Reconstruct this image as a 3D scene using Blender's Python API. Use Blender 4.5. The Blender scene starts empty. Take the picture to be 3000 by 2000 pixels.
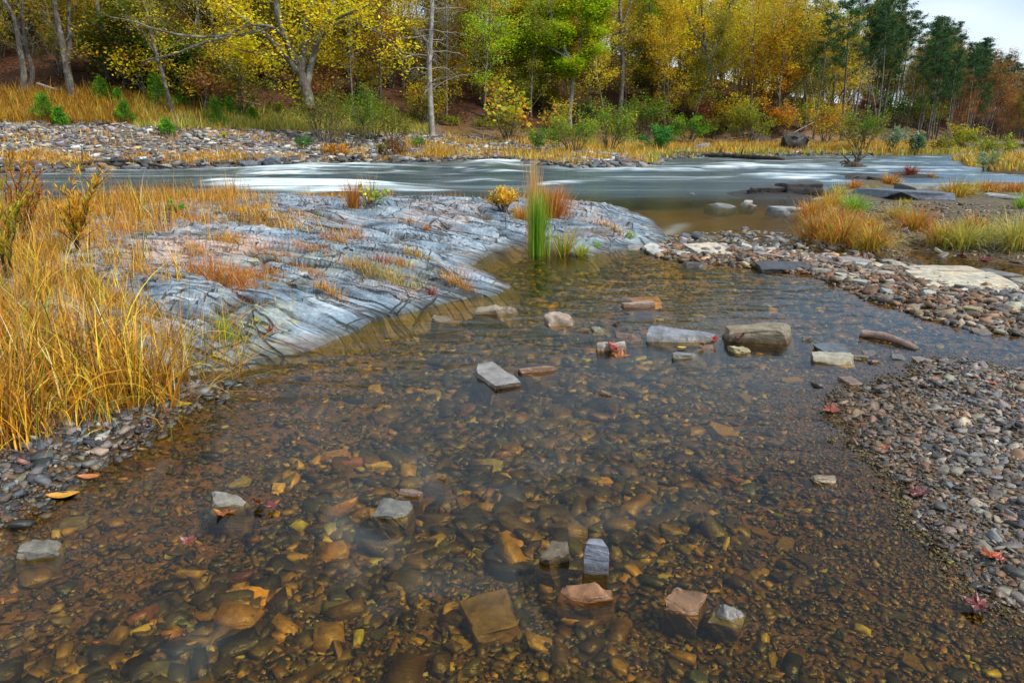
import bpy, bmesh, math, random
import numpy as np
from mathutils import Vector, Matrix
R = math.radians
C = bpy.context.scene.collection
SC = bpy.context.scene

# ---------------------------------------------------------------- camera
TILT = R(16.55); CAMH = 1.4; F = 1568.0
cam_d = bpy.data.cameras.new('camera'); cam = bpy.data.objects.new('camera', cam_d); C.objects.link(cam)
cam.location = (0, 0, CAMH); cam.rotation_euler = (R(90) - TILT, 0, 0)
cam_d.sensor_width = 36; cam_d.lens = 24; cam_d.clip_end = 3000; cam_d.clip_start = 0.05
SC.camera = cam
# ---------------------------------------------------------------- sky, sun, exposure
SUN_EL, SUN_ROT = R(48), R(120)
world = bpy.data.worlds.new('World'); SC.world = world; world.use_nodes = True
wn = world.node_tree; wn.nodes.clear()
def W(t, **k):
    n = wn.nodes.new(t)
    for a, b in k.items(): setattr(n, a, b)
    return n
sky = W('ShaderNodeTexSky', sky_type='NISHITA', sun_disc=False, sun_elevation=SUN_EL, sun_rotation=SUN_ROT)
bgs = W('ShaderNodeBackground'); bgs.inputs[1].default_value = 0.10
wn.links.new(sky.outputs[0], bgs.inputs[0])
tc = W('ShaderNodeTexCoord'); mp = W('ShaderNodeMapping'); mp.inputs['Scale'].default_value = (1.6, 1.6, 5.0)
wn.links.new(tc.outputs['Generated'], mp.inputs[0])
nz = W('ShaderNodeTexNoise'); nz.inputs['Scale'].default_value = 1.3; nz.inputs['Detail'].default_value = 7; nz.inputs['Roughness'].default_value = 0.45
wn.links.new(mp.outputs[0], nz.inputs[0])
cr = W('ShaderNodeValToRGB'); cr.color_ramp.elements[0].position = 0.36; cr.color_ramp.elements[0].color = (0.32, 0.45, 0.60, 1)
cr.color_ramp.elements[1].position = 0.58; cr.color_ramp.elements[1].color = (0.66, 0.74, 0.80, 1)
wn.links.new(nz.outputs[0], cr.inputs[0])
bgc = W('ShaderNodeBackground'); bgc.inputs[1].default_value = 1.0
wn.links.new(cr.outputs[0], bgc.inputs[0])
mx = W('ShaderNodeMixShader'); mx.inputs[0].default_value = 0.85
wn.links.new(bgs.outputs[0], mx.inputs[1]); wn.links.new(bgc.outputs[0], mx.inputs[2])
wo = W('ShaderNodeOutputWorld'); wn.links.new(mx.outputs[0], wo.inputs[0])
sd = bpy.data.lights.new('sun', 'SUN'); sd.energy = 3.0; sd.angle = R(9); sd.color = (1.0, 0.93, 0.82)
sun = bpy.data.objects.new('sun', sd); C.objects.link(sun)
_d = Vector((math.sin(SUN_ROT) * math.cos(SUN_EL), math.cos(SUN_ROT) * math.cos(SUN_EL), math.sin(SUN_EL)))
sun.rotation_euler = _d.to_track_quat('Z', 'Y').to_euler()
vs = SC.view_settings; vs.view_transform = 'Standard'; vs.look = 'None'; vs.gamma = 1; vs.exposure = 0.64
SC.cycles.max_bounces = 6; SC.cycles.transparent_max_bounces = 12; SC.cycles.diffuse_bounces = 3
SC.cycles.glossy_bounces = 3; SC.cycles.use_denoising = True; SC.cycles.sample_clamp_indirect = 4
SC.cycles.caustics_reflective = False; SC.cycles.caustics_refractive = False

# ---------------------------------------------------------------- helpers
ct, st = math.cos(TILT), math.sin(TILT)
def P(u, v, z=0.0):
    dx = (u - 1176) / F; dy = -(v - 784) / F
    Y = ct + dy * st; Z = -st + dy * ct
    s = (z - CAMH) / Z
    return (dx * s, Y * s)
def at(u, v, y):                                    # point on the sight line at distance y
    dx = (u - 1176) / F; dy = -(v - 784) / F
    Y = ct + dy * st; Z = -st + dy * ct
    s = y / Y
    return Vector((dx * s, y, CAMH + Z * s))
def poly(pts): return np.array([P(u, v) for u, v in pts])
def sdf(x, y, pg):                                  # + inside
    d = np.full(x.shape, 1e18); ins = np.zeros(x.shape, bool)
    n = len(pg)
    for i in range(n):
        ax, ay = pg[i]; bx, by = pg[(i + 1) % n]
        ex, ey = bx - ax, by - ay
        wx, wy = x - ax, y - ay
        t = np.clip((wx * ex + wy * ey) / (ex * ex + ey * ey + 1e-12), 0, 1)
        d = np.minimum(d, (wx - ex * t) ** 2 + (wy - ey * t) ** 2)
        c = ((ay > y) != (by > y)) & (x < (bx - ax) * (y - ay) / ((by - ay) + 1e-12) + ax)
        ins ^= c
    d = np.sqrt(d)
    return np.where(ins, d, -d)
def hsh(ix, iy, s):
    h = (ix.astype(np.int64) * 374761393 + iy.astype(np.int64) * 668265263 + s * 974634777) & 0xffffffff
    h = ((h ^ (h >> 13)) * 1274126177) & 0xffffffff
    h = (h ^ (h >> 16)) & 0xffffffff
    return h / 4294967295.0
def vn(x, y, s=0):                                  # value noise 0..1
    ix = np.floor(x); iy = np.floor(y); fx = x - ix; fy = y - iy
    fx = fx * fx * (3 - 2 * fx); fy = fy * fy * (3 - 2 * fy)
    a = hsh(ix, iy, s); b = hsh(ix + 1, iy, s); c = hsh(ix, iy + 1, s); d = hsh(ix + 1, iy + 1, s)
    return (a + (b - a) * fx) * (1 - fy) + (c + (d - c) * fx) * fy
def fbm(x, y, o=4, s=0):
    r = 0; a = 0.5; t = 0
    for i in range(o):
        r = r + a * vn(x, y, s + i * 17); t += a; a *= 0.5; x = x * 2.03 + 11.3; y = y * 2.03 + 5.7
    return r / t
def sm(a, b, x):
    t = np.clip((x - a) / (b - a), 0, 1); return t * t * (3 - 2 * t)

def mesh(name, V, faces, col=None, smooth=False, extra=None):
    """V (N,3); faces: list of int arrays (M,k)"""
    me = bpy.data.meshes.new(name)
    V = np.asarray(V, np.float32)
    me.vertices.add(len(V)); me.vertices.foreach_set('co', V.ravel())
    fl = [np.asarray(f, np.int32) for f in faces if len(f)]
    nl = sum(f.size for f in fl); nf = sum(len(f) for f in fl)
    me.loops.add(nl); me.polygons.add(nf)
    me.loops.foreach_set('vertex_index', np.concatenate([f.ravel() for f in fl]))
    tot = np.concatenate([np.full(len(f), f.shape[1], np.int32) for f in fl])
    start = np.concatenate([[0], np.cumsum(tot)[:-1]]).astype(np.int32)
    me.polygons.foreach_set('loop_start', start); me.polygons.foreach_set('loop_total', tot)
    me.update(calc_edges=True)
    if smooth: me.polygons.foreach_set('use_smooth', np.ones(nf, bool))
    def att(n, c):
        c = np.asarray(c, np.float32)
        if c.ndim == 1:
            a = me.attributes.new(n, 'FLOAT', 'POINT'); a.data.foreach_set('value', c)
        else:
            a = me.attributes.new(n, 'FLOAT_COLOR', 'POINT')
            a.data.foreach_set('color', np.concatenate([c, np.ones((len(c), 1), np.float32)], 1).ravel())
    if col is not None: att('col', col)
    for k, v in (extra or {}).items(): att(k, v)
    return me
def link(name, me, mat, parent=None, loc=None):
    o = bpy.data.objects.new(name, me); C.objects.link(o)
    if mat and not me.materials: me.materials.append(mat)
    if parent: o.parent = parent
    if loc is not None: o.location = loc
    return o
def tag(o, label=None, cat=None, group=None, kind=None):
    if label: o['label'] = label
    if cat: o['category'] = cat
    if group: o['group'] = group
    if kind: o['kind'] = kind
    return o
def empty(name, loc, rz=0):
    o = bpy.data.objects.new(name, None); C.objects.link(o); o.location = loc; o.rotation_euler = (0, 0, rz)
    o.empty_display_size = 0.1
    return o

# ---------------------------------------------------------------- materials
class NT:
    def __init__(s, name):
        s.m = bpy.data.materials.new(name); s.m.use_nodes = True; s.t = s.m.node_tree; s.t.nodes.clear()
        s.out = s.n('ShaderNodeOutputMaterial')
    def n(s, t, ins=None, **k):
        n = s.t.nodes.new(t)
        for a, b in k.items(): setattr(n, a, b)
        for a, b in (ins or {}).items(): s.set(n, a, b)
        return n
    def set(s, n, a, b):
        if isinstance(b, bpy.types.NodeSocket): s.t.links.new(b, n.inputs[a])
        elif isinstance(b, bpy.types.Node): s.t.links.new(b.outputs[0], n.inputs[a])
        else: n.inputs[a].default_value = b
    def math(s, op, a, b=0.0, c=None):
        n = s.n('ShaderNodeMath', {0: a, 1: b}, operation=op)
        if c is not None: s.set(n, 2, c)
        return n.outputs[0]
    def mixc(s, f, a, b, mode='MIX'):
        n = s.n('ShaderNodeMix', data_type='RGBA', blend_type=mode)
        s.set(n, 0, f); s.set(n, 6, a); s.set(n, 7, b)
        return n.outputs[2]
    def ramp(s, f, stops):
        n = s.n('ShaderNodeValToRGB', {0: f}); e = n.color_ramp.elements
        while len(e) > 1: e.remove(e[0])
        for i, (p, c) in enumerate(stops):
            q = e[0] if i == 0 else e.new(p)
            q.position = p; q.color = (c[0], c[1], c[2], 1) if not isinstance(c, (int, float)) else (c, c, c, 1)
        return n.outputs[0]
    def noise(s, vec, scale, detail=4, rough=0.5, dist=0):
        n = s.n('ShaderNodeTexNoise', {'Scale': scale, 'Detail': detail, 'Roughness': rough, 'Distortion': dist})
        if vec is not None: s.set(n, 'Vector', vec)
        return n.outputs[0]
    def attr(s, name, fac=False):
        n = s.n('ShaderNodeAttribute', attribute_name=name); return n.outputs['Fac' if fac else 'Color']
    def pos(s): return s.n('ShaderNodeNewGeometry').outputs['Position']
    def mapping(s, vec, scale=(1, 1, 1), rot=(0, 0, 0)):
        return s.n('ShaderNodeMapping', {'Vector': vec, 'Scale': scale, 'Rotation': rot}).outputs[0]
    def bump(s, h, strength=0.5, dist=0.02, nrm=None):
        n = s.n('ShaderNodeBump', {'Height': h, 'Strength': strength, 'Distance': dist})
        if nrm is not None: s.set(n, 'Normal', nrm)
        return n.outputs[0]
    def done(s, sh): s.t.links.new(sh.outputs[0] if isinstance(sh, bpy.types.Node) else sh, s.out.inputs[0]); return s.m

def stone_mat(name, src='attr', scale=1.0, algae=True):
    t = NT(name)
    base = t.attr('col') if src == 'attr' else t.n('ShaderNodeObjectInfo').outputs['Color']
    oc = t.n('ShaderNodeTexCoord').outputs['Object'] if src != 'attr' else t.pos()
    p = t.pos()
    n1 = t.noise(oc, 14 * scale, 6, 0.65)
    c = t.mixc(0.75, base, t.ramp(n1, [(0.3, 0.25), (0.5, 0.9), (0.72, 1.7)]), 'MULTIPLY')
    st_ = t.mapping(oc, (5 * scale, 5 * scale, 26 * scale), (0.25, 0.15, 0))
    n2 = t.noise(st_, 1.5, 4, 0.6, 1.2)
    c = t.mixc(0.55, c, t.ramp(n2, [(0.3, 0.6), (0.55, 1.1), (0.8, 1.25)]), 'MULTIPLY')
    n3 = t.noise(oc, 60 * scale, 3, 0.6)
    c = t.mixc(t.ramp(n3, [(0.60, 0.0), (0.72, 0.35)]), c, t.mixc(0.8, (0.60, 0.58, 0.53, 1), t.mixc(1.0, base, (2.2, 2.2, 2.2, 1), 'MULTIPLY')))
    rust = t.noise(oc, 5 * scale, 3, 0.5)
    c = t.mixc(t.ramp(rust, [(0.56, 0.0), (0.72, 0.4)]), c, t.mixc(1.0, base, (1.55, 1.15, 0.6, 1), 'MULTIPLY'))
    z = t.n('ShaderNodeSeparateXYZ', {0: p}).outputs[2]
    wetf = t.n('ShaderNodeMapRange', {0: t.math('ADD', z, t.math('MULTIPLY', n1, -0.03)), 1: 0.0, 2: 0.028, 3: 1.0, 4: 0.0}).outputs[0]
    cw = t.mixc(1.0, c, (0.62, 0.55, 0.46, 1), 'MULTIPLY')
    c = t.mixc(wetf, c, cw)
    if src != 'attr' and algae: c = t.mixc(t.n('ShaderNodeMapRange', {0: z, 1: -0.03, 2: -0.003, 3: 0.85, 4: 0.0}).outputs[0], c, t.mixc(1.0, t.mixc(t.ramp(n1, [(0.35, 0.0), (0.65, 1.0)]), (0.035, 0.028, 0.014, 1), (0.13, 0.092, 0.03, 1)), (1, 1, 1, 1), 'MULTIPLY'))
    ro = t.math('MULTIPLY_ADD', wetf, -0.3, 0.62)
    nb = t.bump(t.math('ADD', n1, t.math('MULTIPLY', n2, 0.8)), 0.85, 0.012 / scale)
    b = t.n('ShaderNodeBsdfPrincipled', {'Base Color': c, 'Roughness': ro, 'Normal': nb, 'Specular IOR Level': 0.45})
    return t.done(b)
M = {}
M['gravel'] = stone_mat('gravel_stone')
M['stone'] = stone_mat('stone', 'obj'); M['sunk'] = stone_mat('sunken_stone', 'obj', 1.0, False)

def ground_mat():
    t = NT('ground'); p = t.pos(); base = t.attr('col')
    n1 = t.noise(p, 3.0, 8, 0.7); n2 = t.noise(p, 30, 5, 0.7)
    v = t.n('ShaderNodeTexVoronoi', {'Vector': p, 'Scale': 45.0})
    c = t.mixc(0.8, base, t.ramp(n1, [(0.3, 0.5), (0.7, 1.5)]), 'MULTIPLY')
    c = t.mixc(0.8, c, t.ramp(n2, [(0.3, 0.45), (0.7, 1.6)]), 'MULTIPLY')
    vc = t.n('ShaderNodeSeparateColor', {0: v.outputs['Color']}).outputs[0]
    c = t.mixc(0.6, c, t.ramp(vc, [(0.0, (0.5, 0.5, 0.55)), (0.5, (1, 0.9, 0.8)), (1, (1.7, 1.5, 1.3))]), 'MULTIPLY')
    nb = t.bump(t.math('SUBTRACT', n2, t.math('MULTIPLY', v.outputs['Distance'], 0.8)), 0.7, 0.02)
    return t.done(t.n('ShaderNodeBsdfPrincipled', {'Base Color': c, 'Roughness': 0.8, 'Normal': nb, 'Specular IOR Level': 0.2}))
M['ground'] = ground_mat()

def leaf_mat(name, transl=0.45, var=0.35, rough=0.6):
    t = NT(name); c = t.attr('col')
    rnd = t.n('ShaderNodeObjectInfo').outputs['Random']
    hs = t.n('ShaderNodeHueSaturation', {'Hue': t.math('MULTIPLY_ADD', rnd, 0.03, 0.485), 'Value': t.math('MULTIPLY_ADD', rnd, var, 1 - var / 2), 'Saturation': 1.0, 'Color': c}).outputs[0]
    d = t.n('ShaderNodeBsdfPrincipled', {'Base Color': hs, 'Roughness': rough, 'Specular IOR Level': 0.25})
    tr = t.n('ShaderNodeBsdfTranslucent', {'Color': hs})
    m = t.n('ShaderNodeMixShader', {0: transl}); t.t.links.new(d.outputs[0], m.inputs[1]); t.t.links.new(tr.outputs[0], m.inputs[2])
    return t.done(m)
M['leaf'] = leaf_mat('leaf'); M['blade'] = leaf_mat('grass_blade', 0.3, 0.1, 0.5)
def bark_mat(name, a, b, lich):
    t = NT(name); oc = t.n('ShaderNodeTexCoord').outputs['Object']
    n1 = t.noise(t.mapping(oc, (9, 9, 1.6)), 1.5, 6, 0.7); n2 = t.noise(oc, 2.2, 5, 0.65)
    c = t.ramp(n1, [(0.3, a), (0.7, b)])
    c = t.mixc(t.ramp(n2, [(0.5, 0.0), (0.62, 0.75)]), c, (*lich, 1))
    return t.done(t.n('ShaderNodeBsdfPrincipled', {'Base Color': c, 'Roughness': 0.85, 'Normal': t.bump(n1, 0.8, 0.05), 'Specular IOR Level': 0.15}))
M['bark'] = bark_mat('bark', (0.035, 0.03, 0.027), (0.17, 0.14, 0.12), (0.24, 0.26, 0.20))
M['bark_pale'] = bark_mat('bark_pale', (0.12, 0.11, 0.105), (0.36, 0.33, 0.31), (0.42, 0.47, 0.38))
M['bark_wet'] = bark_mat('bark_wet', (0.02, 0.017, 0.015), (0.10, 0.075, 0.055), (0.16, 0.13, 0.1))
M['driftwood'] = bark_mat('driftwood', (0.10, 0.085, 0.075), (0.34, 0.29, 0.25), (0.3, 0.16, 0.12))

# ---------------------------------------------------------------- the lie of the land
L_FG = poly([(-900, 1500), (-300, 1300), (0, 1196), (60, 1175), (110, 1125), (190, 1080), (260, 1045), (330, 1000), (420, 940), (500, 915), (560, 870),
             (560, 760), (420, 640), (430, 560), (620, 520), (560, 470), (420, 455), (250, 462), (120, 478), (0, 500), (-300, 560), (-1200, 700)])
L_LEDGE = poly([(330, 930), (430, 905), (520, 866), (600, 838), (640, 822), (700, 802), (800, 765), (870, 730), (930, 718), (1010, 702), (1070, 684), (1140, 676), (1162, 655), (1132, 633),
                (1078, 612), (1098, 592), (1160, 573), (1215, 558), (1262, 572), (1300, 588), (1350, 590), (1400, 577), (1470, 570), (1532, 557), (1520, 530),
                (1500, 508), (1430, 478), (1300, 466), (1150, 466), (950, 462), (850, 460), (740, 458), (600, 450), (500, 455), (380, 468), (240, 490), (100, 520), (-200, 600), (-200, 900)])
L_BAR = poly([(2700, 880), (2352, 850), (2250, 830), (2130, 822), (2092, 842), (2060, 868), (1960, 890), (1900, 915), (1890, 945), (1940, 985), (1962, 1040), (2020, 1100), (2050, 1150),
              (2110, 1190), (2130, 1240), (2150, 1310), (2170, 1350), (2260, 1400), (2400, 1420), (2900, 1500), (3300, 1200)])
L_MID = poly([(1480, 571), (1560, 566), (1700, 568), (1850, 586), (1960, 596), (2060, 606), (2160, 626), (2250, 644), (2352, 656), (2800, 670), (2900, 800), (2352, 772), (2250, 757), (2150, 737), (2080, 712),
              (2000, 690), (1950, 662), (1880, 636), (1760, 618), (1660, 608), (1560, 600), (1500, 585)])
L_ISL = poly([(1838, 500), (1850, 530), (1905, 557), (1980, 575), (2060, 592), (2100, 575), (2180, 592), (2260, 600), (2352, 612), (2800, 640), (2900, 430), (2500, 425), (2352, 428), (2250, 424),
              (2170, 432), (2090, 438), (2040, 420), (1960, 418), (1905, 432), (1890, 452), (1860, 470)])
L_HEAP = poly([(1660, 444), (1740, 432), (1800, 426), (1870, 440), (1892, 450), (1870, 458), (1740, 458), (1690, 452)])
L_S1 = poly([(1908, 403), (1960, 400), (2020, 405), (2062, 412), (2050, 420), (1990, 414), (1930, 409)])
L_S2 = poly([(2028, 396), (2090, 398), (2150, 404), (2175, 410), (2130, 412), (2060, 406)])
L_S3 = poly([(2180, 366), (2260, 366), (2352, 372), (2700, 372), (2700, 410), (2352, 402), (2290, 398), (2230, 386)])
L_FAR = poly([(-3000, 400), (-600, 398), (100, 396), (250, 389), (400, 386), (640, 383), (760, 376), (1000, 372), (1150, 370), (1200, 380), (1300, 389), (1400, 388), (1505, 380),
              (1515, 368), (1580, 362), (1830, 358), (2000, 358.5), (2180, 355.5), (2260, 347), (2352, 340), (2600, 333), (2800, 331)] ) 
L_FAR = np.concatenate([L_FAR, [(900, 400), (600, 900), (-600, 900), (-600, 60)]])

def ridge(x):                                       # height of the wooded hill, falling away down-river
    return np.interp(x, [-80, 0, 20, 40, 60, 85, 130, 300], [24, 24, 19, 11, 8, 8, 9, 9])
def far_h(x, y, d):
    ramp = np.interp(x, [-25, -5, 8, 25, 60], [0.19, 0.15, 0.085, 0.085, 0.09])
    a = ramp * np.minimum(d, 13)
    w = np.interp(x, [0, 30, 60, 90], [13, 12, 10, 12])
    hh = np.maximum(d - w, 0) * 0.52
    rg = ridge(x)
    return a + rg * (1 - np.exp(-hh / np.maximum(rg, 1)))
def terrain(x, y, full=False):
    x = np.asarray(x, float); y = np.asarray(y, float)
    dfg = sdf(x, y, L_FG); dle = sdf(x, y, L_LEDGE); dbar = sdf(x, y, L_BAR); dmid = sdf(x, y, L_MID); dis = sdf(x, y, L_ISL)
    dh = sdf(x, y, L_HEAP); d1 = sdf(x, y, L_S1); d2 = sdf(x, y, L_S2); d3 = sdf(x, y, L_S3); df = sdf(x, y, L_FAR)
    n = fbm(x * 1.3, y * 1.3, 4, 3) - 0.5; nf = fbm(x * 7, y * 7, 3, 9) - 0.5
    r = np.hypot(x, y)
    deep = 0.10 + 0.05 * sm(1.5, 3, r) + 0.04 * sm(6, 8, r)
    deep = deep + 0.45 * sm(-2, 3, (y - 17.0) - 0.10 * np.abs(x)) * sm(12, -6, x - 4)   # main channel
    def land(d, hm, L, sl=0.25):
        return np.where(d > 0, hm * (1 - np.exp(-np.maximum(d, 0) / L)), -np.minimum(-d * sl, deep))
    hs = [land(dfg, 0.16, 0.6, 0.18), land(dle - 0.35, 0.02, 0.8, 0.5), land(dbar, 0.055, 0.4, 0.11), land(dmid, 0.055, 0.4, 0.22), land(dis, 0.20, 0.7, 0.25),
          land(dh, 0.14, 0.8, 0.3), land(d1, 0.14, 0.5, 0.4), land(d2, 0.1, 0.5, 0.4), land(d3, 0.35, 1.5, 0.3)]
    h = hs[0]
    for q in hs[1:]: h = np.maximum(h, q)
    hf = np.where(df > 0, 0.12 * sm(0, 0.6, df) + far_h(x, y, df), -np.minimum(-df * 0.3, deep))
    h = np.maximum(h, hf)
    big = sm(0, 10, df)
    h = h + n * (0.05 + 0.25 * big + 1.2 * sm(15, 35, df)) * sm(-3, 2, np.maximum(df, dfg) + 2) + nf * 0.02
    if full: return h, dict(fg=dfg, le=dle, bar=dbar, mid=dmid, isl=dis, far=df, s3=d3, heap=dh, s1=d1, s2=d2)
    return h

LMOUND = [(1000, 500, 11.3, 0.21, 1.9, 0.9), (720, 520, 10.6, 0.12, 1.4, 0.7), (1350, 475, 12.2, 0.16, 1.1, 0.8), (900, 600, 7.6, 0.05, 1.2, 0.7),
          (520, 600, 8.0, 0.06, 1.5, 0.8), (640, 480, 13.0, 0.13, 2.2, 0.7), (560, 780, 5.2, 0.05, 0.8, 0.5)]
def voro(x, y, s):
    ix = np.floor(x); iy = np.floor(y); f1 = np.full(x.shape, 9.0); f2 = np.full(x.shape, 9.0); hid = np.zeros(x.shape); tx = np.zeros(x.shape); gx = np.zeros(x.shape)
    for i in (-1, 0, 1):
        for j in (-1, 0, 1):
            cx = ix + i; cy = iy + j; px = cx + hsh(cx, cy, s) * .9 + .05; py = cy + hsh(cx, cy, s + 5) * .9 + .05
            dd = np.hypot(x - px, y - py); hh = hsh(cx, cy, s + 9); k = dd < f1
            f2 = np.where(k, f1, np.minimum(f2, dd)); f1 = np.where(k, dd, f1)
            hid = np.where(k, hh, hid); gx = np.where(k, x - px, gx); tx = np.where(k, y - py, tx)
    return f2 - f1, hid, gx, tx
def ledge_h(x, y, d=None, want=False):
    x = np.asarray(x, float); y = np.asarray(y, float)
    wob = 0.10 * (fbm(x * 3, y * 3, 3, 77) - 0.5) * 2
    if d is None: d = sdf(x, y, L_LEDGE)
    d = d + wob
    h = 0.20 * (1 - np.exp(-np.maximum(d, 0) / 0.9))
    for (u, v, yy, a, sx, sy) in LMOUND:
        cx = (u - 1176) / F * (yy * ct + CAMH * st); 
        h = h + 0.85 * a * np.exp(-((x - cx) / sx) ** 2 - ((y - yy) / sy) ** 2) * sm(0, 0.8, d)
    # strata: thin beds dipping across the outcrop
    dx, dy = 0.88, -0.475
    al = x * dx + y * dy; ac = -x * dy + y * dx
    ac = ac + 0.5 * (fbm(x * 0.45, y * 0.45, 2, 5) - 0.5) + 0.10 * (fbm(al * 0.8, ac * 3, 3, 25) - 0.5)
    amp = sm(0.02, 0.5, d)
    for fr, a, s in ((1.05, 0.05, 1), (2.7, 0.055, 2), (7.2, 0.036, 3), (18, 0.005, 4)):
        q = ac * fr + 0.8 * fbm(al * fr * 0.25, ac * fr * 0.5, 3, 31 + s)
        k = 1 - (q - np.floor(q))
        saw = np.where(k < 0.90, k / 0.90, (1 - k) / 0.10)
        m = sm(0.35, 0.6, fbm(al * fr * 0.35 + 9 * s, ac * fr * 0.6, 3, 51 + s))
        h = h + a * (saw - 0.5) * amp * (0.35 + 0.65 * m)
    # blocky breaks
    wx = al + 0.25 * (fbm(x * 1.4, y * 1.4, 3, 95) - .5); wy = ac + 0.16 * (fbm(x * 2.1, y * 2.1, 3, 96) - .5)
    e1, h1, g1, t1 = voro(wx / 2.6, wy / 0.42, 61); e2, h2, g2, t2 = voro(wx / 0.9, wy / 0.13, 71)
    big = sm(0.05, 0.6, d)
    h = h + big * ((h1 - .5) * 0.085 + t1 * (hsh(np.floor(h1 * 999), h1 * 0, 3) - .2) * 0.05 + (h2 - .5) * 0.036 + t2 * 0.022)
    cr1 = 1 - sm(0.0, 0.10, e1); cr2 = (1 - sm(0.0, 0.13, e2)) * sm(.35, .6, fbm(x * 1.5, y * 1.5, 2, 99))
    h = h - big * (cr1 * 0.045 + cr2 * 0.018)
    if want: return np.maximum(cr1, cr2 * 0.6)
    h = h + (fbm(al * 14, ac * 26, 4, 15) - 0.5) * 0.014
    return np.where(d > 0, h + 0.01, d * 1.1 + 0.01)
def ground(x, y):
    return np.maximum(terrain(x, y), ledge_h(x, y))
def gz(x, y): return float(ground(np.array([x]), np.array([y]))[0])
def wground(x, y): return np.maximum(ground(x, y), 0.0)

def polar(rows, az):
    Rr, A = np.meshgrid(rows, az, indexing='ij')
    x = Rr * np.sin(A); y = Rr * np.cos(A)
    n, m = x.shape
    i = np.arange(n * m).reshape(n, m)
    q = np.stack([i[:-1, :-1], i[:-1, 1:], i[1:, 1:], i[1:, :-1]], -1).reshape(-1, 4)
    return x.ravel(), y.ravel(), q
def rows_for(vs_): return np.array([CAMH / math.tan(math.atan((v - 784) / F) + TILT) for v in vs_])

az = np.radians(np.linspace(-58, 58, 760))
vv = np.concatenate([[2600, 2300, 2100, 1950, 1850, 1780, 1720], np.arange(1680, 700, -4.5), np.arange(700, 350, -1.8)])
rr = rows_for(vv); far = [rr[-1]]
while far[-1] < 420: far.append(far[-1] * 1.011)
rr = np.concatenate([rr, far[1:]])
X, Y, Q = polar(rr, az)
Z, D = terrain(X, Y, True)
def lerp(a, b, f): return a + (np.array(b) - a) * f[:, None]
col = np.tile(np.array([0.085, 0.052, 0.024]), (len(X), 1))                    # stream bed
nn = fbm(X * 0.6, Y * 0.6, 4, 8)
col = lerp(col, (0.13, 0.085, 0.02), sm(0.45, 0.65, nn) * 0.6)
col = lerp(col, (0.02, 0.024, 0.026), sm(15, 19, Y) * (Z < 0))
col = lerp(col, (0.24, 0.16, 0.025), np.exp(-((X - 0.9) / 1.6) ** 2 - ((Y - 7.7) / 1.0) ** 2) * (Z < 0.02))     # sunk silt under the rushes
col = lerp(col, (0.12, 0.085, 0.055), sm(0, 0.2, np.maximum(D['bar'], D['mid'])))
col = lerp(col, (0.055, 0.038, 0.02), sm(-0.1, 0.3, D['fg']))
col = lerp(col, (0.10, 0.085, 0.055), sm(-0.1, 0.4, D['isl']))
col = lerp(col, (0.035, 0.034, 0.036), sm(-0.5, 0.1, np.maximum(np.maximum(D['heap'], D['s1']), D['s2'])))
col = lerp(col, (0.15, 0.10, 0.03), sm(0, 1.5, D['s3']))
col = lerp(col, (0.17, 0.135, 0.11), sm(0.0, 0.8, D['far']))
col = lerp(col, (0.16, 0.10, 0.03), sm(9, 12, D['far']) * (0.4 + 0.6 * sm(0.4, 0.6, nn)))
col = lerp(col, (0.060, 0.027, 0.016), sm(12.5, 15, D['far']))
bl = np.exp(-((X - 62) / 14) ** 2 - ((Y - 93) / 12) ** 2)
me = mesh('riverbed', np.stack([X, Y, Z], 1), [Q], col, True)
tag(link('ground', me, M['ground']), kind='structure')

# rock outcrop
az2 = np.radians(np.linspace(-50, 15, 900)); rr2 = rows_for(np.concatenate([np.arange(960, 560, -1.4), np.arange(560, 436, -0.7)]))
X, Y, Q = polar(rr2, az2)
dl = sdf(X, Y, L_LEDGE); Z = ledge_h(X, Y, dl)
keep = (dl[Q] > -0.4).all(1); Q = Q[keep]
used = np.unique(Q); mp_ = -np.ones(len(X), int); mp_[used] = np.arange(len(used)); Q = mp_[Q]
X, Y, Z, dl = X[used], Y[used], Z[used], dl[used]
warm = 0.75 * sm(0.50, 0.66, fbm(X * 0.9 + 4, Y * 1.1, 4, 41)); moss = sm(0.52, 0.64, fbm(X * 1.1, Y * 1.1, 3, 61)) * sm(8.2, 6.5, Y) * sm(-3.8, -2.6, X) * sm(-0.3, -1.3, X)
pink = np.exp(-((X + 3.6) / 0.9) ** 2 - ((Y - 7.6) / 0.6) ** 2)
me = mesh('rock_ledge', np.stack([X, Y, Z], 1), [Q], None, False, {'warm': np.clip(warm * 0.5 + pink, 0, 1), 'moss': moss, 'crack': ledge_h(X, Y, dl, True)})
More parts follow.
